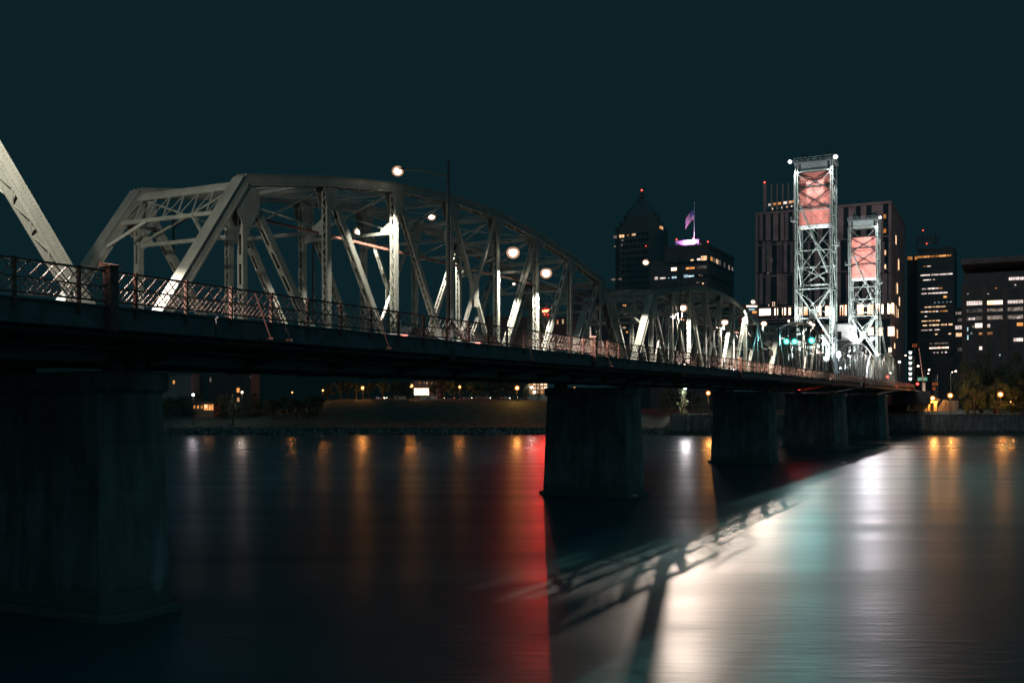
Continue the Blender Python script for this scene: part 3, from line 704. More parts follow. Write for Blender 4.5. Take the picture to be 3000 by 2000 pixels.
signal('green signal, middle of the three', 2328, 1000, 3.2, 'green', LCYAN, 1000, (.35, 1, 1), .42)
signal('green signal, rightmost and brightest of the three', 2378, 997, 2.4, 'green', LCYAN, 4200, (.35, 1, 1), .5)
SIGNW = mat('sign_white', (.55, .50, .46), .5, var=.05); SIGNG = mat('sign_green', (.02, .22, .13), .5, var=.05); SIGNO = mat('sign_orange', (.75, .17, .03), .5, var=.05)
BLACK = mat('sign_black', (.015, .015, .015), .6, var=.05)
def text_mb(words, wd, ht, x=-.03):                      # lettering too small to read in the photograph: word-long strokes
    m = MB(); nl = len(words); lh = ht/nl
    for r, ws in enumerate(words):
        tot = sum(ws)+.12*(len(ws)-1); y = wd*tot/2
        for w_ in ws:
            z = ht/2-(r+.5)*lh; m.box((x, y-wd*w_, z-lh*.22), (x+.01, y, z+lh*.22)); y -= wd*(w_+.12)
    return m
def road_sign(label, px, py, t, wd, ht, lines, face=SIGNW, ink=BLACK, arrow=False):
    s = s_of(px, t); z = z_of(px, py, t)-GR*s
    o = thing('road_sign', label, 'sign', B(s, t, z), YAW, group='small signs on the bridge')
    m = MB(); m.box((0, -wd/2, -ht/2), (.04, wd/2, ht/2)); part('plate', m, face, o)
    m = MB(); m.box((-.012,-wd/2+.04,ht/2-.08), (-.002,wd/2-.04,ht/2-.04)); m.box((-.012,-wd/2+.04,-ht/2+.04), (-.002,wd/2-.04,-ht/2+.08)); part('border', m, ink, o)
    part('lettering', text_mb(lines, wd*.8, ht*.75, -.014), ink, o)
    m = MB(); m.tube((.08, 0, -(z-14.2)), (.08, 0, ht/2), .04, .04, 6); part('post', m, LAMPST, o)
road_sign('upper white sign on a post left of the portal', 2251, 1006, 3.3, .62, 1.05, [(.85,), (.5,), (.6,), (.6,)])
road_sign('lower white sign on a post left of the portal', 2259, 1034, 3.3, .66, .95, [(.6,), (.3,.35), (.3,.4)])
road_sign('white sign with slanting mark right of the green signals', 2398, 1027, 3.3, .8, 1.2, [(.8,), (.6,), (.3,)])
road_sign('white sign right of the first tower', 2457, 1038, 3.3, .9, 1.25, [(.8,), (.2,), (.2,)])

# ------------------------------------------------------------------ buildings on the street grid
def bmat(name, col, var=.15, scale=.3): return mat('facade_'+name, col, .8, var=var, scale=scale)
LW_WARM = lit_glass('lit_window_warm', (.55,.22,.08), (1,.68,.40), 1.5)
LW_WHITE = lit_glass('lit_window_white', (.42,.30,.26), (1,.84,.78), 1.5, .4)
LW_AMBER = lit_glass('lit_window_amber', (.45,.13,.02), (1,.42,.12), 1.0)
LW_DIM = lit_glass('lit_window_dim', (.05,.04,.035), (.35,.27,.22), .8, .4)
LW_BRIGHT = lit_glass('lit_window_bright', (1,.45,.20), (1,.80,.62), 4.0, .25)
LW_COOL = lit_glass('lit_window_cool', (.2,.4,.5), (.7,.9,1), 1.2)
class Bld:
    """a block whose near corner stands at photo column px; east face runs left along N, north face runs back along U"""
    def __init__(s, name, label, px, d, zbase=7.0):
        s.O = Vector(((px-1500)/F*d, d, zbase)); s.t = thing(name, label, 'building', s.O, YAW); s.zb = zbase
    def a(s, px): k = (px-1500)/F; return (s.O.x-k*s.O.y)/(CU+SU*k)
    def b(s, px): k = (px-1500)/F; return (k*s.O.y-s.O.x)/(SU-CU*k)
    def z(s, px, py, north=False):
        y = s.O.y + (s.b(px)*CU if north else s.a(px)*SU); return CZ+(HZ-py)/F*y - s.zb
    def block(s, nm, m, x0, x1, y0, y1, z0, z1, parent=None):
        q = MB(); q.box((x0,y0,z0), (x1,y1,z1)); return part(nm, q, m, parent or s.t)
    def win(s, m, px0, px1, py0, py1, frame=None, proud=.04, back=0.0, nm='window', mull=0):
        """window on the east face by its photo rectangle"""
        pc = (px0+px1)/2; a0, a1 = s.a(px1), s.a(px0); z0, z1 = s.z(pc, py1), s.z(pc, py0)
        q = MB(); q.box((back-proud, 0, 0), (back+.05, a1-a0, z1-z0)); o = part(nm, q, m, s.t, loc=(0, a0, z0))
        if frame:
            f = MB(); e = .12
            f.box((back-proud-.1, -e, -e), (back, a1-a0+e, -.001)); f.box((back-proud-.1, -e, z1-z0+.001), (back, a1-a0+e, z1-z0+e))
            for i in range(mull+2):
                y = (a1-a0)*i/(mull+1); f.box((back-proud-.07, y-.06, 0), (back-proud-.003, y+.06, z1-z0))
            part('frame', f, frame, o)
        return o
    def nwin(s, m, px0, px1, py0, py1, nm='window'):
        pc = (px0+px1)/2; b0, b1 = s.b(px0), s.b(px1); z0, z1 = s.z(pc, py1, True), s.z(pc, py0, True)
        q = MB(); q.box((0, -.05, 0), (b1-b0, .04, z1-z0)); return part(nm, q, m, s.t, loc=(b0, 0, z0))
def rnd(*o): return R.choice(o)

# --- tall courthouse with stone piers
C = Bld('courthouse_tower', 'tall courthouse block with vertical stone strips and a bright lower floor', 2612, 452)
STONE = bmat('stone', (.42,.25,.24)); DGL = mat('facade_dark_glass', (.02,.026,.03), .2, var=.25, scale=.1)
aL = C.a(2213); aM = C.a(2455); aU0 = C.a(2345); aU1 = C.a(2236); zR = C.z(2612, 588); zL = C.z(2345, 612); zU = C.z(2236, 540); dp = C.b(2655)
C.block('wall', DGL, .6, dp, .6, aL, 0, zR-1)
C.block('parapet', STONE, .0, dp, .0, C.a(2345), zR-1.0, zR)
C.block('parapet', STONE, .0, dp, C.a(2345)+.1, aL, zL-1.0, zL)
C.block('roof_block', DGL, 3, dp, C.a(2345)+.2, aU1, zL, zU-12)
for i in range(7):
    y = C.a(2345)+.5+(aU1-C.a(2345)-1.5)*i/6; C.block('roof_fin', STONE, 2.4, 3.4, y, y+(.5 if i < 6 else 1.6), zL, zU+(0 if i < 6 else .6))
piers_px = [2216, 2232, 2256, 2278, 2290, 2303, 2322, 2345, 2372, 2400, 2430, 2461, 2490, 2508, 2536, 2556, 2585, 2607]
for i, px in enumerate(piers_px):
    y = C.a(px); wd = rnd(1.1, 1.7, 2.4); top = (zL if px < 2345 else zR)-1.0
    zsp = [0, C.z(px, 932), C.z(px, 893), C.z(px, 800), C.z(px, 706), top]
    for j in range(1, 5):
        if j == 1: continue
        off = rnd(-.9, -.3, .3, .9) if 0 < i < 17 else 0
        C.block('pier', STONE, 0, .62, max(.01, y-wd/2+off), min(aL, y+wd/2+off), zsp[j]+.25, zsp[j+1]-.25)
for py in (706, 800, 893, 938): C.block('string_course', STONE, -.12, .6, 0, aL, C.z(2400, py)-.25+0, C.z(2400, py)+.25)
for i, (x0, x1, y0, y1) in enumerate([(62,150,1318,1368),(178,212,1314,1367),(238,267,1312,1366),(275,305,1310,1365),(340,388,1306,1366),(400,440,1302,1366),(497,540,1298,1372),(567,632,1296,1372),(680,708,1292,1368),(718,733,1290,1368),
                      (812,862,1285,1362),(890,940,1282,1360),(950,985,1280,1360),(1000,1015,1278,1355),(1045,1095,1275,1355),(1048,1098,1455,1525),(895,940,1460,1522),(960,1012,1462,1525),(1052,1078,1615,1650)]):
    C.win(LW_BRIGHT, 2200+x0/2.614, 2200+x1/2.614, 400+y0/2.614, 400+y1/2.614, STONE, back=.45, mull=1 if x1-x0 > 40 else 0)
C.block('lower_wall', STONE, .45, .66, 0.7, aL, C.z(2400, 932), C.z(2400, 926.5)); C.block('lower_wall', STONE, .45, .66, .7, aL, C.z(2400, 898), C.z(2400, 893.4))
for px in (2218, 2262, 2275, 2295, 2308, 2352, 2368, 2382, 2408, 2446, 2465, 2488, 2503, 2535, 2562, 2580, 2594, 2611):
    C.block('pier', STONE, .05, .62, max(.01, C.a(px)-.35), min(aL, C.a(px)+.35), C.z(px, 932), C.z(px, 898))
for cy in (610,720): C.win(LW_AMBER, 2588, 2596, 400+cy/2.614-6, 400+cy/2.614+6, back=.45)
for cy in (890,1000,1070,1155,1245): C.win(LW_WARM, 2583, 2596, 400+cy/2.614-8, 400+cy/2.614+7, STONE, back=.45)
EMG = emissive('green_stair_light', (.02,.5,.22), .7); EMS = emissive('slit_light', (1,.62,.4), 1.1)
for i, cy in enumerate((683,767,850,933,1017,1100,1185,1268)):
    px = 2200+(119+i*1.9)/2.614; y = 400+cy/2.614
    C.win(EMG, px-2.5, px+3, y-1, y+1, back=.4, nm='stair_light'); C.win(EMS, px, px+2, y+5, y+11, back=.4, nm='stair_window')
for px, y in ((2259,762), (2344,760), (2430,758), (2432,695), (2262,890), (2267,890), (2347,886)): C.win(EMS, px, px+2.6, y-6, y+6, back=.4, nm='slit_window')
for i in range(6):
    p0 = 2247+i*14.2; y = 598-i*1.9
    C.win(rnd(LW_WARM, LW_AMBER, LW_WHITE), p0, p0+rnd(9,12), y-5, y+2, back=2.9, nm='roof_window')
    if i < 5: C.win(rnd(LW_WHITE, LW_WARM), p0+10, p0+rnd(14,18), y+12-4, y+13, back=2.9, nm='roof_window')
for i in range(9):
    x = .8+i*(dp-1.5)/8.5; C.block('north_pier', STONE, x, x+.7, 0.05, .62, 0, zR-1.0)
for px, y0, y1 in ((2619,890,925),(2625,895,930),(2630,905,930),(2619,960,985),(2628,965,990),(2620,1005,1020),(2628,830,860),(2632,760,790),(2624,690,715),(2634,870,895)): C.nwin(LW_WARM, px, px+2.4, y0, y1, 'slit_window')
def beacon(label, loc, r=.9, lens=LRED):
    o = thing('warning_beacon', label, 'beacon', loc, group='red warning lights on roofs')
    m = MB(); m.tube((0,0,-1.2), (0,0,-r*.6), .25, .2, 8); part('stem', m, LAMPST, o); globe(o, (0,0,0), r, lens, 1)
beacon('red beacon on the top left corner of the courthouse', C.O+U*2.9+N*aU1+Vector((0,0,zU+1.5)), .55)

# --- broad block with a flag and a violet lit roof screen
D = Bld('flag_building', 'dark office block with a violet lit roof screen and a flag', 2075, 600)
WD = bmat('dark_granite', (.15,.12,.115)); aL = D.a(1905); zT = D.z(2075, 722); dn = D.b(2150)
D.block('wall', WD, 0, dn, 0, D.a(1948), 0, zT); D.block('low_wing', WD, 0, dn, D.a(1948)+.05, aL, 0, zT-9)
D.block('parapet', WD, -.4, dn+.4, -.4, D.a(1948)+.4, zT+.01, zT+1.6)
D.block('penthouse', WD, 4, dn-4, D.a(2048)*.4, D.a(1985), zT+1.62, D.z(2000, 716))
for i in range(9):
    zz = zT*(.22+.085*i); D.block('window_band', GLASS, -.05, .03, .8, D.a(1950), zz, zz+1.9); D.block('window_band', GLASS, .8, dn-.8, -.05, .03, zz, zz+1.9)
def dwin(x0, x1, y0, y1, m): D.win(m, 1750+x0/3.484, 1750+x1/3.484, 500+y0/3.484, 500+y1/3.484, WD, .12)
for a in ((1018,1055,895,915,LW_WHITE),(1058,1120,870,915,LW_WARM),(952,985,905,920,LW_WARM),(755,810,990,1020,LW_BRIGHT),(905,995,985,1005,LW_AMBER),(1010,1120,970,1000,LW_DIM),(585,620,1082,1112,LW_WHITE),(640,700,1088,1105,LW_WHITE),
          (720,740,1092,1098,LW_COOL),(760,812,1080,1098,LW_COOL),(882,928,1062,1090,LW_COOL),(930,988,1068,1084,LW_COOL),(1035,1050,1060,1072,LW_WARM),(1060,1078,1062,1082,LW_DIM),(1010,1042,1136,1146,LW_DIM),(1070,1088,1145,1158,LW_WARM)): dwin(*a)
for x0, x1, y0, y1, m_ in ((1155,1175,880,918,LW_AMBER),(1177,1205,892,935,LW_DIM),(1212,1235,905,950,LW_WARM),(1243,1260,915,965,LW_DIM),(1290,1305,940,985,LW_DIM),(1338,1352,965,1010,LW_DIM),(1370,1385,985,1020,LW_DIM)): D.nwin(m_, 1750+x0/3.484, 1750+x1/3.484, 500+y0/3.484, 500+y1/3.484)
PUR = mat('violet_screen', (.55,.33,.55), .7, var=.08)
pz = D.z(2000, 716); pa0 = D.a(2046); pa1 = D.a(1977); m = MB(); m.box((1, pa0, pz), (2, pa1, pz+2.6)); m.box((1, pa1-1.2, pz-1.6), (2, pa1, pz-.01)); part('roof_screen', m, PUR, D.t)
m = MB(); m.hexa([(2.1,pa0-2,pz-1),(12,pa0-7,pz-1),(12,pa1,pz-1),(2.1,pa1,pz-1),(2.1,pa0,pz+2.5),(12,pa0-2,pz+2.5),(12,pa1,pz+2.5),(2.1,pa1,pz+2.5)]); part('mechanical_room', m, WD, D.t)
PL = D.O+U*1.5+N*(D.a(2032))+Vector((0,0,pz+2.6))
ft = thing('flagpole', 'tall white flagpole on the block with the violet screen', 'flagpole', PL)
hp = (702-593)/F*603
m = MB(); m.tube((0,0,0), (0,0,hp), .22, .12, 8); part('pole', m, WHITE, ft); m = MB(); m.ball((0,0,hp+.25), .3); part('finial', m, WHITE, ft)
FW = mat('flag_white', (.75,.72,.78), .8, var=.05); FR = mat('flag_red', (.55,.10,.16), .8, var=.1); FB = mat('flag_blue', (.06,.08,.34), .8, var=.1)
fl = thing('flag', 'flag with stripes and a blue canton drooping from the pole', 'flag', PL+Vector((0,0,hp*.80)), YAW)
def flag_pt(u, v): # u along fly, v down; drooping folds
    sag = u*u*3.0; return Vector((.55*math.sin(u*7+v*1.3)*u, .25+u*5.4, -v*(6.0)+ -sag*1.5 - u*1.2 + .3*math.sin(u*9)*v))
for i in range(13):
    m = MB(); n = 14; u0 = .42 if i < 7 else 0
    vs = []
    for j in range(n+1):
        u = u0+(1-u0)*j/n; vs += [flag_pt(u, i/13), flag_pt(u, (i+1)/13)]
    k = len(vs); vs += [p+Vector((.03,0,0)) for p in vs[:k]]
    fs = [(2*j,2*j+1,2*j+3,2*j+2) for j in range(n)] + [(k+2*j,k+2*j+2,k+2*j+3,k+2*j+1) for j in range(n)]
    m.add(vs, fs); part('stripe', m, FW if i % 2 else FR, fl)
m = MB(); n = 8; vs = []
for j in range(n+1): vs += [flag_pt(.42*j/n, 0), flag_pt(.42*j/n, 7/13)]
k = len(vs); vs += [p+Vector((.03,0,0)) for p in vs[:k]]
m.add(vs, [(2*j,2*j+1,2*j+3,2*j+2) for j in range(n)] + [(k+2*j,k+2*j+2,k+2*j+3,k+2*j+1) for j in range(n)]); cn = part('canton', m, FB, fl)
m = MB()
for i in range(5):
    for j in range(6): p = flag_pt(.42*(j+.5)/6, 7/13*(i+.5)/5); m.box((p.x-.05,p.y-.09,p.z-.09), (p.x+.08,p.y+.09,p.z+.09))
part('stars', m, FW, cn)
o = thing('roof_floodlight', 'violet floodlight on the roof below the flag', 'floodlight', D.O-U*.2+N*D.a(2020)+Vector((0,0,zT+1.7)), YAW)
m = MB(); m.box((-.4,-.5,0), (.4,.5,.5)); part('housing', m, LAMPST, o); m = MB(); m.box((-.3,-.4,.5), (.3,.4,.56)); part('lens', m, emissive('violet_lens', (.6,.4,1), 6), o)
lamp('SPOT', (-.1,0,.9), 26000, (.62,.48,1), .3, o, 110, (2.5,1,14)); lamp('SPOT', (-2.2,0,1.0), 9000, (.9,.5,1), .3, o, 150, (1.2,0,4.5))
for px, py, lab in ((1980,704,'red beacon at the left end of the violet screen'), (2030,699,'red beacon at the flagpole foot'), (2075,707,'red beacon on the near corner of the flag block')):
    if px < 2075: loc = D.O+U*1.5+N*D.a(px)+Vector((0,0,pz+3.6))
    else: loc = D.O+U*.3+N*.3+Vector((0,0,zT+2.9))
    beacon(lab, loc, .62)

# --- tower with pyramid crown
K = Bld('pyramid_tower', 'tall dark tower with stepped pyramid crown and a red top light', 1925, 690)
KM = bmat('dark_brick', (.16,.14,.13)); aw = K.a(1795); zt = K.z(1925, 655); dk = aw*.9; ch = aw*.16
def ring_prism(e, z0, z1, z1e=None):
    m = MB(); pts = []
    for z, ee in ((z0, e), (z1, e if z1e is None else z1e)):
        a0, a1, x0, x1 = ee, aw-ee, ee, dk-ee; c = ch*(1-2*ee/aw)
        pts += [(x0,a0+c,z),(x0+c,a0,z),(x1-c,a0,z),(x1,a0+c,z),(x1,a1-c,z),(x1-c,a1,z),(x0+c,a1,z),(x0,a1-c,z)]
    m.add(pts, [(7,6,5,4,3,2,1,0), tuple(range(8,16))]+[(i,(i+1)%8,8+(i+1)%8,8+i) for i in range(8)]); return m
part('shaft', ring_prism(0, 0, zt), KM, K.t); part('upper_stage', ring_prism(aw*.07, zt+.01, zt+4), KM, K.t); part('crown_stage', ring_prism(aw*.15, zt+4.01, zt+9), KM, K.t)
rf = part('pyramid_roof', ring_prism(aw*.17, zt+9.01, zt+22, aw*.44), bmat('slate', (.13,.13,.13)), K.t)
m = MB(); m.box((dk*.45, aw*.45, zt+22), (dk*.55, aw*.55, zt+26)); part('lantern', m, KM, rf)
for j in range(26):
    zz = zt*(.12+.033*j)
    for i in range(7):
        y = ch+1.2+(aw-2*ch-2)*i/7; q = MB(); q.box((-.05,y,zz), (.04,y+2.4,zz+1.9)); part('window', q, GLASS, K.t)
for x0, x1, y0, y1, m_ in ((225,275,655,682,LW_WARM),(302,326,652,668,LW_AMBER),(352,393,642,664,LW_WARM),(165,200,662,690,LW_DIM),(245,272,705,718,LW_DIM),(245,256,750,772,LW_DIM),(140,185,1100,1122,LW_DIM),(205,250,1098,1115,LW_DIM),(170,190,765,782,LW_DIM)):
    K.win(m_, 1750+x0/3.484, 1750+x1/3.484, 500+y0/3.484, 500+y1/3.484, KM, .14)
for x0, x1, y0, y1, m_ in ((652,672,570,600,LW_WARM),(636,648,565,592,LW_AMBER)): K.nwin(m_, 1750+x0/3.484, 1750+x1/3.484, 500+y0/3.484, 500+y1/3.484)
beacon('red beacon on the tip of the pyramid tower', K.O+U*dk/2+N*aw/2+Vector((0,0,zt+27.5)), .8)
beacon('small red beacon low on the pyramid tower', K.O-U*.6+N*K.a(1893)+Vector((0,0,K.z(1893,721))), .45)

# --- banded office tower at the right
E = Bld('banded_office_tower', 'office tower at the right with stripes of lit windows', 2796, 600)
EM = bmat('banded_concrete', (.16,.13,.125)); aL = E.a(2688); zt = E.z(2790, 727); de = 34
E.block('wall', EM, .3, de, .3, aL, 0, zt)
E.block('parapet', EM, 0, de, 0, aL+.3, zt+.01, zt+1.2)
E.block('west_wing', bmat('dark_wing', (.07,.07,.07)), 6, de, aL+.05, E.a(2655), 0, E.z(2680, 745))
for j in range(30):
    py = 745+j*13.4; z0 = E.z(2750, py+7.4); z1 = E.z(2750, py+13.2)
    if z0 > 2:
        E.block('spandrel_band', EM, 0, .31, 0, aL, z0, z1); E.block('spandrel_band', EM, .32, de, -.001, .32, z0, z1)
rows = [(320,30,[(183,230),(250,320),(325,390),(400,465),(472,540),(547,585)],LW_AMBER),(408,18,[(330,363),(367,398)],0),(487,22,[(305,390),(402,468),(478,545),(548,597)],LW_WHITE),(532,18,[(328,400),(418,436)],LW_WHITE),
 (615,24,[(318,355),(370,400),(407,432),(440,475),(480,505)],0),(657,20,[(313,362),(375,410),(412,445),(448,475),(478,505),(510,550)],LW_WHITE),(692,20,[(515,545)],0),(742,8,[(430,440),(465,480),(505,515),(545,552),(575,585)],LW_COOL),
 (783,20,[(343,368),(375,403),(413,438),(443,478),(483,533)],LW_WARM),(825,20,[(308,340),(342,370),(378,403),(413,440),(447,468),(485,495),(500,552)],0),(868,18,[(342,362)],LW_WHITE),(910,18,[(313,367),(380,402),(412,437),(445,480)],LW_WARM),
 (950,22,[(325,362),(385,405),(415,443),(447,475),(493,527),(533,545),(562,597)],LW_WARM),(995,22,[(310,370),(380,410),(433,450),(453,480)],LW_WHITE),(1035,18,[(440,458),(562,585)],LW_WARM),(1120,20,[(385,412),(430,490),(495,558)],LW_DIM),
 (1163,24,[(385,415),(420,453),(458,487),(497,528),(532,562)],LW_BRIGHT),(1205,20,[(422,437),(455,467),(497,508),(528,545)],LW_WHITE)]
for cy, h, xs_, m_ in rows:
    for x0, x1 in xs_:
        dy = -(x0-450)*.05
        E.win(m_ or rnd(LW_WARM, LW_WHITE, LW_AMBER), 2600+x0/3.135, 2600+x1/3.135, 650+(cy+dy-h/2)/3.135, 650+(cy+dy+h/2)/3.135, back=.18, proud=.1)
for j in range(3):
    m = MB(); z = zt+4+j*2.4
    for i in range(6): m.box((4+j*2, aL+2+i*2.2-14, z), (4.3+j*2, aL+3.7+i*2.2-14, z+1.5))
    part('roof_louvre', m, EM, E.t)
m = MB(); m.beam((6, aL-10, zt+1), (6, aL-10, zt+11), .3, .3); m.beam((6, aL+1, zt+1), (6, aL+1, zt+10), .3, .3); part('louvre_frame', m, LAMPST, E.t)
beacon('red beacon above the roof louvres of the banded tower', E.O+U*6+N*E.a(2702)+Vector((0,0,zt+13)), .5); beacon('lower red beacon beside the roof louvres', E.O+U*3+N*E.a(2714)+Vector((0,0,zt+4.2)), .5)

# --- low link block and wide office block at the right edge
G = Bld('link_block', 'narrow office block between the banded tower and the wide block', 2828, 560)
G.block('wall', bmat('link', (.10,.10,.10)), 0, 26, 0, G.a(2797), 0, G.z(2815, 900))
for cy, h, x0, x1, m_ in ((838,24,625,700,LW_DIM),(900,28,645,703,LW_DIM),(968,34,622,705,LW_WHITE),(1035,32,628,705,LW_WARM),(1170,30,645,710,LW_DIM)): G.win(m_, 2600+x0/3.135, 2600+x1/3.135, 650+(cy-h/2)/3.135, 650+(cy+h/2)/3.135, EM, .1, mull=3)
W = Bld('wide_office_block', 'wide dark office block at the right edge with long lit floors', 3055, 470)
WM = bmat('wide_dark', (.095,.085,.085)); aL = W.a(2824); zt = W.z(2950, 752)
W.block('wall', WM, .4, 40, 0, aL, 0, zt-7)
W.block('roof_slab', bmat('slab', (.16,.12,.115)), -1.5, 41, -1, W.a(2820)+.6, W.z(2950, 768), W.z(2950, 752))
for px in (2825, 2885, 2945, 3005, 3053):
    W.block('column', bmat('column', (.13,.09,.085)), -.35, .5, W.a(px)-1.1, W.a(px)+1.1, 0, W.z(px, 832))
for j in range(12):
    py = 838+j*23; z0 = W.z(2900, py+18)
    if z0 > 1: W.block('spandrel_band', WM, .0, .42, 0, aL, z0, z0+1.6)
for cy, h, x0, x1, m_, mu in ((745,38,722,883,LW_WHITE,6),(740,38,908,1070,LW_BRIGHT,5),(733,30,1100,1254,LW_WHITE,5),(815,32,725,883,LW_DIM,4),(808,26,912,1070,LW_DIM,4),(800,34,1100,1254,LW_DIM,4),(885,36,727,887,LW_DIM,3),(890,18,745,805,LW_WHITE,2),
       (877,36,912,1075,LW_DIM,3),(872,34,1102,1254,LW_DIM,2),(880,20,1185,1215,LW_WHITE,0),(950,38,805,888,LW_BRIGHT,1),(953,28,915,942,LW_WHITE,0),(960,18,780,802,LW_DIM,0),(940,30,1187,1254,LW_AMBER,1),(1025,18,840,872,LW_AMBER,0),(1022,22,918,967,LW_AMBER,1),
       (1080,30,1158,1254,LW_WHITE,3),(1158,30,842,892,LW_WHITE,1),(520,26,1115,1213,LW_WHITE,5),(518,26,1217,1254,LW_WHITE,1),(608,8,990,1006,LW_AMBER,0),(660,6,732,746,LW_WHITE,0),(660,6,918,932,LW_WHITE,0),(578,6,1168,1182,LW_WHITE,0),(1221,14,1026,1040,LW_COOL,0),(985,34,732,742,LW_COOL,0),(1060,40,733,744,LW_COOL,0),(1022,16,766,778,LW_COOL,0)):
    W.win(m_, 2600+x0/3.135, 2600+x1/3.135, 650+(cy-h/2)/3.135, 650+(cy+h/2)/3.135, WM if mu else None, .12, back=.1, mull=mu)
# --- low buildings along the park
def low_block(name, label, px0, px1, py0, py1, d, m_, depth=14):
    a = at(px0, py1, d); b = at(px1, py0, d); t = thing(name, label, 'building', (a.x, d, a.z))
    q = MB(); q.box((0,0,-4), (b.x-a.x, depth, b.z-a.z)); part('wall', q, m_, t)
    q = MB(); q.box((-.4,-.4,b.z-a.z+.01), (b.x-a.x+.4, depth+.4, b.z-a.z+.5)); part('roof', q, WM, t)
    return t, a
def lwin(t, a, d, px0, px1, py0, py1, m_, fr=None, nm='window', mull=0):
    p = at(px0, py1, d)-a; q_ = at(px1, py0, d)-a; wdt, hgt = q_.x-p.x, q_.z-p.z
    q = MB(); q.box((0, -.08, 0), (wdt, .05, hgt)); o = part(nm, q, m_, t, loc=(p.x, 0, p.z))
    if fr:
        f = MB()
        for i in range(mull+2): x = wdt*i/(mull+1); f.box((x-.08,-.14,0), (x+.08,-.082,hgt))
        f.box((-.1,-.14,hgt), (wdt+.1,-.01,hgt+.15)); f.box((-.1,-.14,-.15), (wdt+.1,-.01,-.001)); part('frame', f, fr, o)
PINK = bmat('brick', (.30,.16,.12)); CREAM = bmat('cream', (.6,.52,.42))
t, a = low_block('brick_building', 'brick building with a glaring white lit entrance hall behind the park', 1212, 1285, 1116, 1158, 452, PINK)
lwin(t, a, 452, 1213, 1257, 1137, 1157, LW_BRIGHT, PINK, mull=3)
for i in range(6): lwin(t, a, 452, 1228+i*7, 1231+i*7, 1119, 1125, rnd(LW_WARM, LW_DIM, LW_AMBER))
t, a = low_block('lit_glass_building', 'amber lit glass fronted building at the park end left of the pier', 1548, 1606, 1116, 1160, 470, CREAM)
for i in range(5):
    for j in range(3): lwin(t, a, 470, 1550+i*11, 1559+i*11, 1120+j*12, 1129+j*12, rnd(LW_WARM, LW_BRIGHT, LW_WARM, LW_AMBER), CREAM, mull=1)
t, a = low_block('stucco_house', 'dark pale house with one lit window at far left under the bridge', 470, 560, 1098, 1150, 400, bmat('house', (.16,.14,.12)))
lwin(t, a, 400, 506, 513, 1114, 1124, LW_AMBER, WM)
t, a = low_block('dark_apartment_block', 'dark apartment block with a few orange windows behind the lit tree', 610, 735, 1098, 1195, 410, bmat('apartment', (.06,.055,.05)))
for b_ in ((693,703,1136,1149,LW_AMBER),(694,702,1164,1176,LW_WARM),(614,620,1105,1118,LW_DIM),(733.0,734.6,1101,1106,LW_WARM),(650,662,1112,1150,GLASS),(690,712,1110,1128,GLASS)): lwin(t, a, 410, *b_, WM)
t, a = low_block('riverside_cafe', 'small orange lit riverside cafe at the far left bank', 565, 628, 1180, 1203, 385, bmat('cafe', (.22,.12,.08)), 8)
for x in (566, 577, 588): lwin(t, a, 385, x, x+7, 1187, 1196, LW_AMBER, WM)
lwin(t, a, 385, 597, 626, 1184, 1201, LW_AMBER, WM, mull=3); lwin(t, a, 385, 600, 606, 1185, 1194, LW_BRIGHT)
t, a = low_block('corner_shop', 'low shop with a bright sign band left of the courthouse', 2185, 2222, 895, 960, 430, bmat('shop', (.1,.09,.09)))
lwin(t, a, 430, 2187, 2218, 894, 899, LW_BRIGHT, nm='sign_band'); lwin(t, a, 430, 2194, 2212, 903, 909, LW_COOL); lwin(t, a, 430, 2204, 2217, 911, 918, LW_AMBER)
t, a = low_block('street_hall', 'low red lit hall seen through the end of the large span', 1418, 1700, 930, 1000, 560, bmat('hall', (.16,.07,.06)), 20)
for b_ in ((1631,1636,938,949,LW_WARM),(1646,1652,935,948,LW_WARM),(1680,1690,870,885,LW_AMBER),(1600,1606,932,938,LW_DIM)): 
    if b_[2] > 914: lwin(t, a, 560, *b_, WM)
NEON = emissive('red_neon', (1, .13, .05), 16); NEONP = mat('neon_panel_red', (.5, .03, .03), .5, var=.1)
def neon(label, px, py, d, wd, ht, glyphs, en):
    o = thing('neon_sign', label, 'neon sign', at(px, py, d), group='red neon signs on the low hall roof')
    m = MB(); m.box((-wd/2, 0, -ht/2), (wd/2, .3, ht/2)); part('panel', m, NEONP, o)
    m = MB(); m.tube((0,.5,-ht/2-6), (0,.5,ht/2), .18, .18, 8); part('mast', m, LAMPST, o)
    for x, g in glyphs:
        m = MB(); h = ht*.24; r = .32
        if g == 'O':
            q = [Vector((x+.75*math.cos(k*PI/5), -.3, h*math.sin(k*PI/5))) for k in range(11)]
            for a_, b_ in zip(q, q[1:]): m.tube(a_, b_, r, r, 6)
        else:
            m.tube((x,-.3,-h), (x,-.3,h), r, r, 8)
            if g == 'T': m.tube((x-.7,-.3,h), (x+.7,-.3,h), r*.8, r*.8, 8)
        part('letter', m, NEON, o)
    lamp('SPOT', (0,-1.2,0), en, (1,.05,.035), .6, o, 150, (-1,-12,-6))
neon('round red neon sign with three glowing letters seen between the truss posts', 1597, 915, 548, 4.6, 4.8, ((-1.35,'I'), (0,'O'), (1.45,'T')), 65000)
neon('small red neon lamp sign left of the round one, behind a lattice post', 1559, 918, 549, 1.6, 2.8, ((0,'I'),), 6000)
t, a = low_block('midrise_block', 'dark mid rise with scattered lit windows behind the second span', 1672, 1900, 850, 1060, 585, bmat('midrise', (.07,.06,.06)), 20)
for i in range(22):
    px = R.uniform(1676, 1890); py = 866+13*R.randrange(10); lwin(t, a, 585, px, px+R.choice((4,6,9)), py, py+5, rnd(LW_WARM, LW_AMBER, LW_DIM, LW_WHITE, LW_DIM))
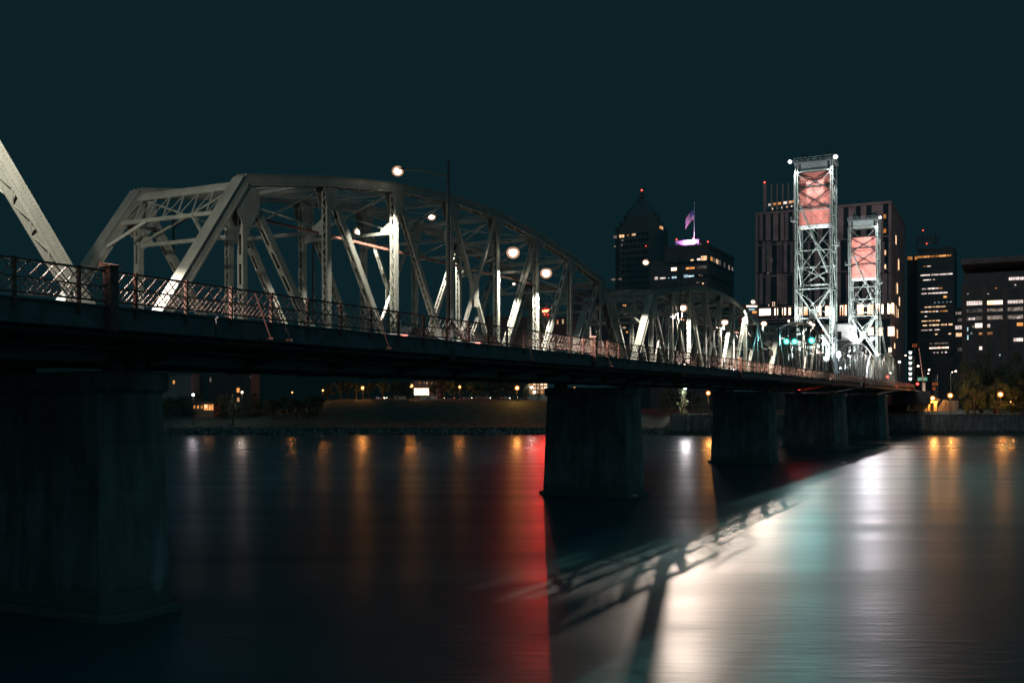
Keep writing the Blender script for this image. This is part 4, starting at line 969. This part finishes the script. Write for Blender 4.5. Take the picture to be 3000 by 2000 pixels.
t, a = low_block('street_corner_block', 'dark block with warm shopfront lights behind the portal', 2290, 2480, 960, 1080, 425, bmat('corner', (.06,.05,.05)), 16)
for i in range(18):
    px = R.uniform(2294, 2470); py = 966+9*R.randrange(7); lwin(t, a, 425, px, px+R.choice((3,5,7)), py, py+5, rnd(LW_WARM, LW_BRIGHT, LW_DIM, LW_WHITE))

# ------------------------------------------------------------------ park and street lamps on the far bank
def park_lamp(label, px, py, d, rr, en, lens=LENSO, col=SODIUM, zg=None, cat='park lamp', twin=False):
    p = at(px, py, d); g = ground_z(p.x, d) if zg is None else zg
    o = thing('park_lamp', label, cat, (p.x, d, g), group='park lamps on the far bank')
    h = p.z-g
    m = MB(); m.tube((0,0,-.3), (0,0,h-rr), .11, .07, 8); m.tube((0,0,-.3), (0,0,.7), .2, .16, 8); part('post', m, LAMPST, o)
    m = MB(); m.tube((0,0,h+rr*.75), (0,0,h+rr*1.3), rr*.8, .05, 10); part('cap', m, LAMPST, o)
    globe(o, (0,0,h), rr*1.15, lens, 1, 'globe')
    if en: lamp('POINT', (0,-rr*1.35-.35,h-.1), en, col, .3, o)
PK = 2300
park_lamp('orange park lamp among small trees left of the brick building', 1063, 1136, 412, .75, PK*1.2)
park_lamp('orange park lamp beside the bright white entrance', 1205, 1130, 416, .75, PK*1.2)
park_lamp('orange park lamp near the water left of the red reflection', 1515, 1136, 396, .80, PK*1.6)
park_lamp('half hidden orange lamp in the tree row', 1347, 1133, 424, .55, PK*.5)
park_lamp('twin topped small park lamp at the left of the lawn', 946, 1143, 404, .38, PK*.35)
park_lamp('tiny lone park lamp at the left among dark trees', 856, 1149, 400, .32, PK*.15)
park_lamp('white park lamp in front of the amber lit building', 1558, 1134, 430, .55, PK*.5, LENSW, WARM)
park_lamp('small orange lamp above the pier', 1683, 1137, 430, .5, PK*.2)
park_lamp('white lamp beside a lit tree between the piers', 2007, 1135, 372, .75, PK*2.4, LENSC, (1,.92,.95))
park_lamp('orange lamp between the piers, left of the wide pier', 2075, 1151, 372, .75, PK*1.8)
park_lamp('white lamp in foliage at far left bank', 566, 1156, 372, .5, PK*.3, LENSC, (1,.9,.95))
park_lamp('white lamp beside the tall lit shrub', 709, 1149, 376, .4, PK*.4, LENSW, WARM)
park_lamp('orange lamp over the lit stair kiosk', 2732, 1166, 366, .8, PK*2.2)
park_lamp('orange lamp at the top of the stair ramp', 2784, 1158, 372, .85, PK*2.2)
park_lamp('orange lamp shining through tree leaves at the right', 2931, 1155, 368, .9, PK*1.3)
park_lamp('small orange lamp right of the leafy lamp', 2961, 1176, 384, .5, PK*.5)
park_lamp('faint lamp behind trees at the right', 2846, 1121, 420, .28, 0, LENSW)
def road_lamp(label, px, py, pxp, d, rr, en, lens=LENSW, col=WARM, py2=None):
    p = at(px, py, d); x0 = (pxp-1500)/F*d; g = ground_z(x0, d)
    o = thing('road_lamp', label, 'street lamp', (x0, d, g), group='street lamps on the city side'); h = p.z-g; ax = p.x-x0
    m = MB(); m.tube((0,0,-.3), (0,0,h-.2), .13, .08, 8); part('pole', m, LAMPST, o)
    m = MB(); m.tube((0,0,h-.6), (ax*.6,0,h+.15), .05, .045, 6); m.tube((ax*.6,0,h+.15), (ax,0,h+.25), .045, .04, 6); part('arm', m, LAMPST, o)
    m = MB(); m.box((ax-.3,-.16,h+.15), (ax+.3,.16,h+.36)); part('lamp_head', m, LAMPST, o)
    globe(o, (ax,-.02,h), rr, lens, .85)
    if en: lamp('SPOT', (ax,0,h-rr*1.2-.2), en, col, .25, o, 160, (ax,0,0))
road_lamp('street lamp with arm to the left beside the row of white lanterns', 2653, 1041, 2676, 400, .34, 5000)
road_lamp('street lamp right of the striped gate arm', 2690, 1072, 2708, 420, .5, 6000)
road_lamp('street lamp with long arm left of the orange signs', 2722, 1083, 2747, 430, .46, 6000)
road_lamp('lower small street lamp left of the orange signs', 2720, 1094, 2742, 440, .3, 2000)
road_lamp('street lamp on a pale pole left of the big dark trees', 2800, 1087, 2785, 400, .45, 6000)
road_lamp('small second street lamp at the pale pole', 2790, 1089.5, 2786, 410, .26, 0)
# white lantern column
x = at(2667, 1030, 384); o = thing('lantern_column', 'tall column of six white glowing lanterns at the bridge end', 'lantern', (x.x, 384, ground_z(x.x, 384)))
m = MB(); m.tube((0,.1,0), (0,.1,at(0,1026,384).z-o.location.z), .15, .12, 8); part('post', m, LAMPST, o)
LANT = emissive('white_lantern', (.92,1,.96), 1.3)
for py in (1033, 1048, 1064, 1080, 1095, 1110):
    z = at(0, py, 384).z-o.location.z; m = MB(); m.tube((0,0,z-.55), (0,0,z+.55), .45, .68, 12); part('lantern', m, LANT, o)
# striped gate arm
p = at(2706, 1125, 380); q = at(2692, 1017, 380); o = thing('barrier_gate', 'raised red and white striped barrier arm at the bridge end', 'barrier', p)
v = q-p; n = 20
for i in range(n):
    m = MB(); a_ = v*(i/n); b_ = v*((i+1)/n); m.beam(a_, b_, .12, .34-.008*i); part('stripe', m, FR if i % 2 else WHITE, o)
m = MB(); m.box((-.5,-.4,-4), (.5,.4,.5)); part('gate_housing', m, WHITE, o)
# road signs at the bridge end
def grid_sign(name, label, px0, px1, py0, py1, d, face, ink, lines, post=True):
    a = at(px0, py1, d); b = at(px1, py0, d); c = (a+b)/2; o = thing(name, label, 'sign', c, YAW-.42)
    wd = (b.x-a.x); ht = b.z-a.z
    m = MB(); m.box((0,-wd/2,-ht/2), (.08,wd/2,ht/2)); part('plate', m, face, o); part('lettering', text_mb(lines, wd*.9, ht*.9, -.02), ink, o)
    if post:
        g = ground_z(c.x, d); m = MB(); m.tube((.2,0,g-c.z), (.2,0,ht/2), .12, .1, 8); part('post', m, LAMPST, o)
grid_sign('guide_sign', 'green road guide sign at the bridge end', 2687, 2718, 1105, 1115, 400, mat('guide_green', (.02,.25,.16), .5, var=.05, emit=(.02,.25,.16), est=.5), WHITE, [(.3,.35), (.25,.2,.3)])
grid_sign('works_sign', 'orange road works board high beside the striped arm', 2672, 2687, 1007, 1016, 396, SIGNO, BLACK, [(.5,)])
grid_sign('works_sign', 'orange road works board low right of the gate', 2731, 2748, 1121, 1128, 396, SIGNO, BLACK, [(.5,)])
grid_sign('works_sign', 'small orange sign below the other works board', 2732, 2740, 1133, 1143, 396, SIGNO, BLACK, [(.5,)])
# red navigation lights
def nav(label, px, py, d, rr, en):
    o = thing('navigation_light', label, 'light', at(px, py, d), group='red navigation lights')
    m = MB(); m.tube((0,.05,rr*.6), (0,.05,3.2), .07, .07, 6); part('hanger', m, LAMPST, o); m = MB(); m.tube((0,0,rr*.5), (0,0,rr*1.2), rr*.9, .1, 10); part('hood', m, LAMPST, o)
    globe(o, (0,0,0), rr, LRED, 1)
    if en: lamp('POINT', (0,-rr*1.2-.35,-.2), en, (1,.04,.03), .3, o)
nav('red light under the deck left of the wide pier', 2348, 1136, 200, .22, 300)
nav('red light on the railing under the far truss', 2600, 1103, 300, .5, 150)
nav('red light below the deck at the far bank', 2626, 1133, 320, .6, 250)
nav('red light at the end of the far railing', 2688, 1124, 350, .6, 150)
# ------------------------------------------------------------------ stair kiosk at the bridge end
KO = bmat('kiosk_plaster', (.55,.42,.25)); a = at(2660, 1205, 366); KZ = a.z
o = thing('stair_kiosk', 'orange lit stair house with open bays and a slanting stair at the river wall', 'kiosk', (a.x, 366, KZ))
X = lambda px: (px-2660)/F*366
Z = lambda py: (1205-py)/F*366
for px0, px1 in ((2660,2669),(2684,2689),(2692,2699),(2706,2716),(2719,2725),(2737,2745)):
    m = MB(); m.box((X(px0), 0, 0), (X(px1), .6, Z(1179))); part('pillar', m, KO, o)
m = MB(); m.box((X(2682), -.1, Z(1179)+.002), (X(2748), 3.5, Z(1175))); part('lintel', m, KO, o)
m = MB(); m.box((X(2684), 3.0, 0), (X(2746), 3.4, Z(1179.5))); part('back_wall', m, KO, o)
m = MB(); m.prism([(X(2744),0), (X(2778),0), (X(2778),Z(1171)), (X(2772),Z(1171))], .7, 2.6); part('stair_flank', m, CONC, o)
m = MB()
for i in range(16): f = i/16; x0 = X(2745)+(X(2773)-X(2745))*f; m.box((x0, .8, Z(1205)+(Z(1171))*f), (x0+.35, 2.4, Z(1171)*f+.22))
part('steps', m, CONC, o)
m = MB(); m.beam((X(2745),.7,1.0), (X(2773),.7,Z(1171)+1.0), .06, .06); m.beam((X(2745),.7,.5), (X(2773),.7,Z(1171)+.5), .05, .05); part('handrail', m, LAMPST, o)
m = MB(); m.box((X(2778), 0, 0), (X(2808), 5, Z(1173))); part('abutment', m, CONC, o)
m = MB(); m.prism([(X(2725),Z(1172)), (X(2775),Z(1173)), (X(2775),Z(1170)), (X(2725),Z(1146)), (X(2700),Z(1140)), (X(2700),Z(1146))], 6, 16); part('ramp_wall', m, CONC, o)
# approach road behind
mb = MB(); e0 = B(LS0+135.5, 4, 0); mb.hexa([(e0.x-4,e0.y,11),(e0.x+9,e0.y-3,11),(e0.x+42,e0.y+90,8.4),(e0.x+24,e0.y+92,8.4),(e0.x-4,e0.y,15.6),(e0.x+9,e0.y-3,15.6),(e0.x+42,e0.y+90,11),(e0.x+24,e0.y+92,11)])
struct('approach_road', mb, ASPH)

# ------------------------------------------------------------------ trees
def crown_mesh(seed, n, leaf, m_, shape=1.0):
    r = random.Random(seed); mb = MB(); cl = []
    for i in range(26):
        a = r.uniform(0, 2*PI); h = r.uniform(-.85, .95); rad = math.sqrt(max(0, 1-h*h))*r.uniform(.35, .92); cl.append((Vector((rad*math.cos(a), rad*math.sin(a), h*shape)), r.uniform(.18, .36)))
    for i in range(n):
        c, cr = r.choice(cl); d = Vector((r.gauss(0,1), r.gauss(0,1), r.gauss(0,1))).normalized()*cr*r.uniform(.5, 1.05); p = c+d
        u = Vector((r.gauss(0,1), r.gauss(0,1), r.gauss(0,1))).normalized(); v = u.orthogonal().normalized(); s = leaf*r.uniform(.6, 1.3)
        mb.add([p-u*s, p-v*s*.55, p+u*s, p+v*s*.55], [(0,1,2,3)])
    return mb.mesh('crown', m_)
def trunk_mesh(seed):
    r = random.Random(seed); mb = MB(); mb.tube((0,0,-.5), (0,0,.5), .055, .04, 7)
    for i in range(6):
        a = i*1.05+r.random(); z = r.uniform(.32, .6); mb.tube((0,0,z), (math.cos(a)*.28, math.sin(a)*.28, z+r.uniform(.2,.35)), .025, .008, 5)
    mb.tube((0,0,.5), (.02,.02,.85), .04, .012, 6)
    return mb.mesh('trunk', BARK)
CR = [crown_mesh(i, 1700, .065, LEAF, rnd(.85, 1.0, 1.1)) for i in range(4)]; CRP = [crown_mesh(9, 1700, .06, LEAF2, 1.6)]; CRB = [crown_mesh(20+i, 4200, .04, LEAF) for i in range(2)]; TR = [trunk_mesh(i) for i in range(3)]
def tree(label, px, d, h, wd, lift=.32, name='park_tree', pool=CR, zg=None, group='trees of the riverside park'):
    x = (px-1500)/F*d; g = ground_z(x, d) if zg is None else zg
    o = thing(name, label, 'tree', (x, d, g-.1), R.uniform(0, 6), group=group)
    a = put('trunk', R.choice(TR), o); a.scale = (h*.75, h*.75, h); c = put('crown', R.choice(pool), o, (0, 0, h*(lift+(1-lift)/2))); c.scale = (wd/2, wd/2, h*(1-lift)/2*1.05)
WORDS = ['first', 'second', 'third', 'fourth', 'fifth', 'sixth', 'seventh', 'eighth', 'ninth', 'tenth', 'eleventh', 'twelfth', 'thirteenth']
for i, px in enumerate((960, 998, 1020, 1044, 1082, 1122, 1165, 1190)):
    tree(WORDS[i]+' small tree from the left on the orange lit lawn', px, 408+R.uniform(-3,8), R.uniform(6.5,8), R.uniform(5,7))
for i, px in enumerate((1275, 1300, 1330, 1352, 1385, 1412, 1440, 1462, 1486, 1502)):
    tree(WORDS[i]+' dark tree from the left in the row before the street', px, 428+R.uniform(-3,5), R.uniform(7,8.6), R.uniform(6.5,8.5), .3)
for i, px in enumerate((500, 535, 575, 655, 680, 740, 765, 800, 835, 870, 905, 930)):
    tree(WORDS[i]+' dark bushy tree from the left under the bridge at far left', px, 384+R.uniform(-6,6), R.uniform(6,8.5), R.uniform(6,9), .15)
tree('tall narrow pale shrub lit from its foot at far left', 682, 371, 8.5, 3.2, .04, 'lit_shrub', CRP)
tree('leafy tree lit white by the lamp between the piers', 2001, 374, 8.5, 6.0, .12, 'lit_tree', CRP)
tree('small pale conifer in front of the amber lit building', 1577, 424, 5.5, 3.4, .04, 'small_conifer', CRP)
tree('dark round tree left of the amber lit building', 1543, 430, 7, 4.5, .2)
for i, (px, d, h, wd) in enumerate(sorted(((2835, 384, 19, 14), (2875, 392, 22, 16), (2915, 386, 19, 15), (2965, 390, 22, 17), (3005, 384, 20, 16), (2855, 376, 13, 11), (2925, 372, 12, 9), (2990, 374, 12, 11)))):
    tree(WORDS[i]+' big dark tree from the left standing before the wide office block', px, d, h, wd, .12, 'big_tree', CRB, group='big trees at the right')
for i, px in enumerate((1955, 1975, 2030, 2055, 2100, 2150, 2330)):
    tree(WORDS[i]+' low tree from the left behind the river wall between the piers', px, 388+R.uniform(-4,8), R.uniform(6,9), R.uniform(6,8), .2)

# ------------------------------------------------------------------ cars on the park street
def car_meshes():
    b = MB(); b.prism([(-2.2,.35),(2.2,.35),(2.25,.75),(1.3,.92),(-2.1,.95),(-2.25,.7)], -.88, .88)
    c = MB(); c.prism([(-1.8,.95),(1.15,.93),(.45,1.42),(-1.3,1.45)], -.76, .76)
    wl = MB(); wl.tube((0,-.11,0), (0,.11,0), .33, .33, 12); hl = MB(); hl.ball((0,0,0), .17, .8, 8, 6); tl = MB(); tl.box((-.03,-.2,-.08), (.03,.2,.08))
    return b.mesh('body', CARP), c.mesh('cabin', GLASS), wl.mesh('wheel', TYRE), hl.mesh('headlight', LENSW), tl.mesh('tail_light', LRED)
CM = car_meshes()
for i, px in enumerate((1292, 1318, 1372, 1398, 1425, 1452, 1478, 1530, 1110, 1150)):
    x = (px-1500)/F*440; o = thing('car', WORDS[i]+' small car on the street behind the dark tree row, counted from the white entrance' if px > 1200 else ['left', 'right'][i-8]+' small car passing behind the orange lit lawn', 'car', (x, 441.5-(i%2)*3.2, 13.14), PI if i % 2 else 0, group='cars on the park street')
    put('body', CM[0], o); put('cabin', CM[1], o)
    for wx in (-1.35, 1.35):
        for wy in (-.8, .8): put('wheel', CM[2], o, (wx, wy, .33))
    for wy in (-.6, .6): put('headlight', CM[3], o, (2.2, wy, .68)); put('tail_light', CM[4], o, (-2.24, wy, .74))
    lamp('SPOT', (2.5, 0, .7), 2200, (1,.9,.8), .1, o, 75, (9, 0, .2))
for i, (px, tt, rv, lab) in enumerate(((1215, 4.2, 0, 'car behind the near railing left of the tall dark lamp pole'), (1305, 16.4, 1, 'car on the far lane behind the tall dark lamp pole'), (1420, 4.2, 0, 'car behind the railing right of the tall dark lamp pole'),
        (2010, 4.2, 1, 'car with headlights behind the railing under the second span'), (2150, 4.2, 1, 'car behind the railing near the small red post'), (470, 16.4, 1, 'car low behind the railing at the far left'), (860, 10.0, 1, 'car between the trusses of the large lit span'))):
    s = s_of(px, tt); o = thing('bridge_car', lab, 'car', B(s, tt, 13.92), YAW+(PI if rv else 0), 0, 'cars crossing the bridge')
    put('body', CM[0], o); put('cabin', CM[1], o)
    for wx in (-1.35, 1.35):
        for wy in (-.8, .8): put('wheel', CM[2], o, (wx, wy, .33))
    for wy in (-.6, .6): put('headlight', CM[3], o, (2.2, wy, .68)); put('tail_light', CM[4], o, (-2.24, wy, .74))
    lamp('SPOT', (2.5, 0, .7), 1200, (1,.9,.8), .1, o, 75, (9, 0, .2))
# low lit wall and lawn kerb
for px0, px1, lab in ((1153,1190,'low pale wall at the lawn beside the orange lamp'), (1232,1275,'low brick wall in front of the white entrance')):
    a = at(px0, 1166, 409); b = at(px1, 1161, 409); m = MB(); m.box((0,0,-1.2), (b.x-a.x,.6,b.z-a.z+.1)); o = part('low_wall', m, CREAM, None, loc=(a.x, 409, a.z)); tag(o, lab, 'wall')


# ------------------------------------------------------------------ rocks along the foot of the bank, path and rail on the lawn
ROCK = mat('riprap_rock', (.13, .125, .115), .95, var=.4, scale=1.2, bump=.5)
mb = MB(); rr_ = random.Random(3)
for i in range(1500):
    x = rr_.uniform(-215, WX-2); f = rr_.random(); y = SHORE-1.2+f*5.5; r = rr_.uniform(.25, .8)
    z = -.3+f*2.9+rr_.uniform(-.2, .25); a = rr_.uniform(0, 6); c_, s_ = math.cos(a)*r, math.sin(a)*r; k = rr_.uniform(.5, .8)
    j = lambda: rr_.uniform(.8, 1.15)
    mb.hexa([(x-c_*j(),y-s_*j(),z-r*k),(x+s_*j(),y-c_*j(),z-r*k),(x+c_*j(),y+s_*j(),z-r*k),(x-s_*j(),y+c_*j(),z-r*k),
             (x-c_*.6*j(),y-s_*.6*j(),z+r*k*j()),(x+s_*.6*j(),y-c_*.6*j(),z+r*k*j()),(x+c_*.6*j(),y+s_*.6*j(),z+r*k*j()),(x-s_*.6*j(),y+c_*.6*j(),z+r*k*j())])
o = part('riprap', mb, ROCK); o['kind'] = 'stuff'; o['label'] = 'rough rocks along the foot of the far grass bank'
mb = MB(); n = 60; vs = []
for i in range(n+1):
    x = -92+95*i/n; y = 404+3*math.sin(i*.13); vs += [(x, y-1.2, ground_z(x, y-1.2)+.12), (x, y+1.2, ground_z(x, y+1.2)+.12)]
mb.add(vs, [(2*i, 2*i+2, 2*i+3, 2*i+1) for i in range(n)]); struct('park_path', mb, CONC)
for i, px in enumerate((985, 1035, 1095, 1150, 1255, 1290, 1405, 1475)):
    x = (px-1500)/F*401; o = thing('park_bench', WORDS[i]+' tiny bench from the left beside the park path', 'bench', (x, 401.5, ground_z(x, 401.5)+.05), 0, group='benches beside the park path')
    m = MB(); m.box((-.9,-.25,.42), (.9,.25,.48)); part('seat', m, BARK, o); m = MB(); m.box((-.9,.22,.5), (.9,.27,.95)); part('backrest', m, BARK, o)
    for sx in (-.75, .75): m = MB(); m.box((sx-.04,-.22,-.1), (sx+.04,.26,.42)); part('leg', m, LAMPST, o)
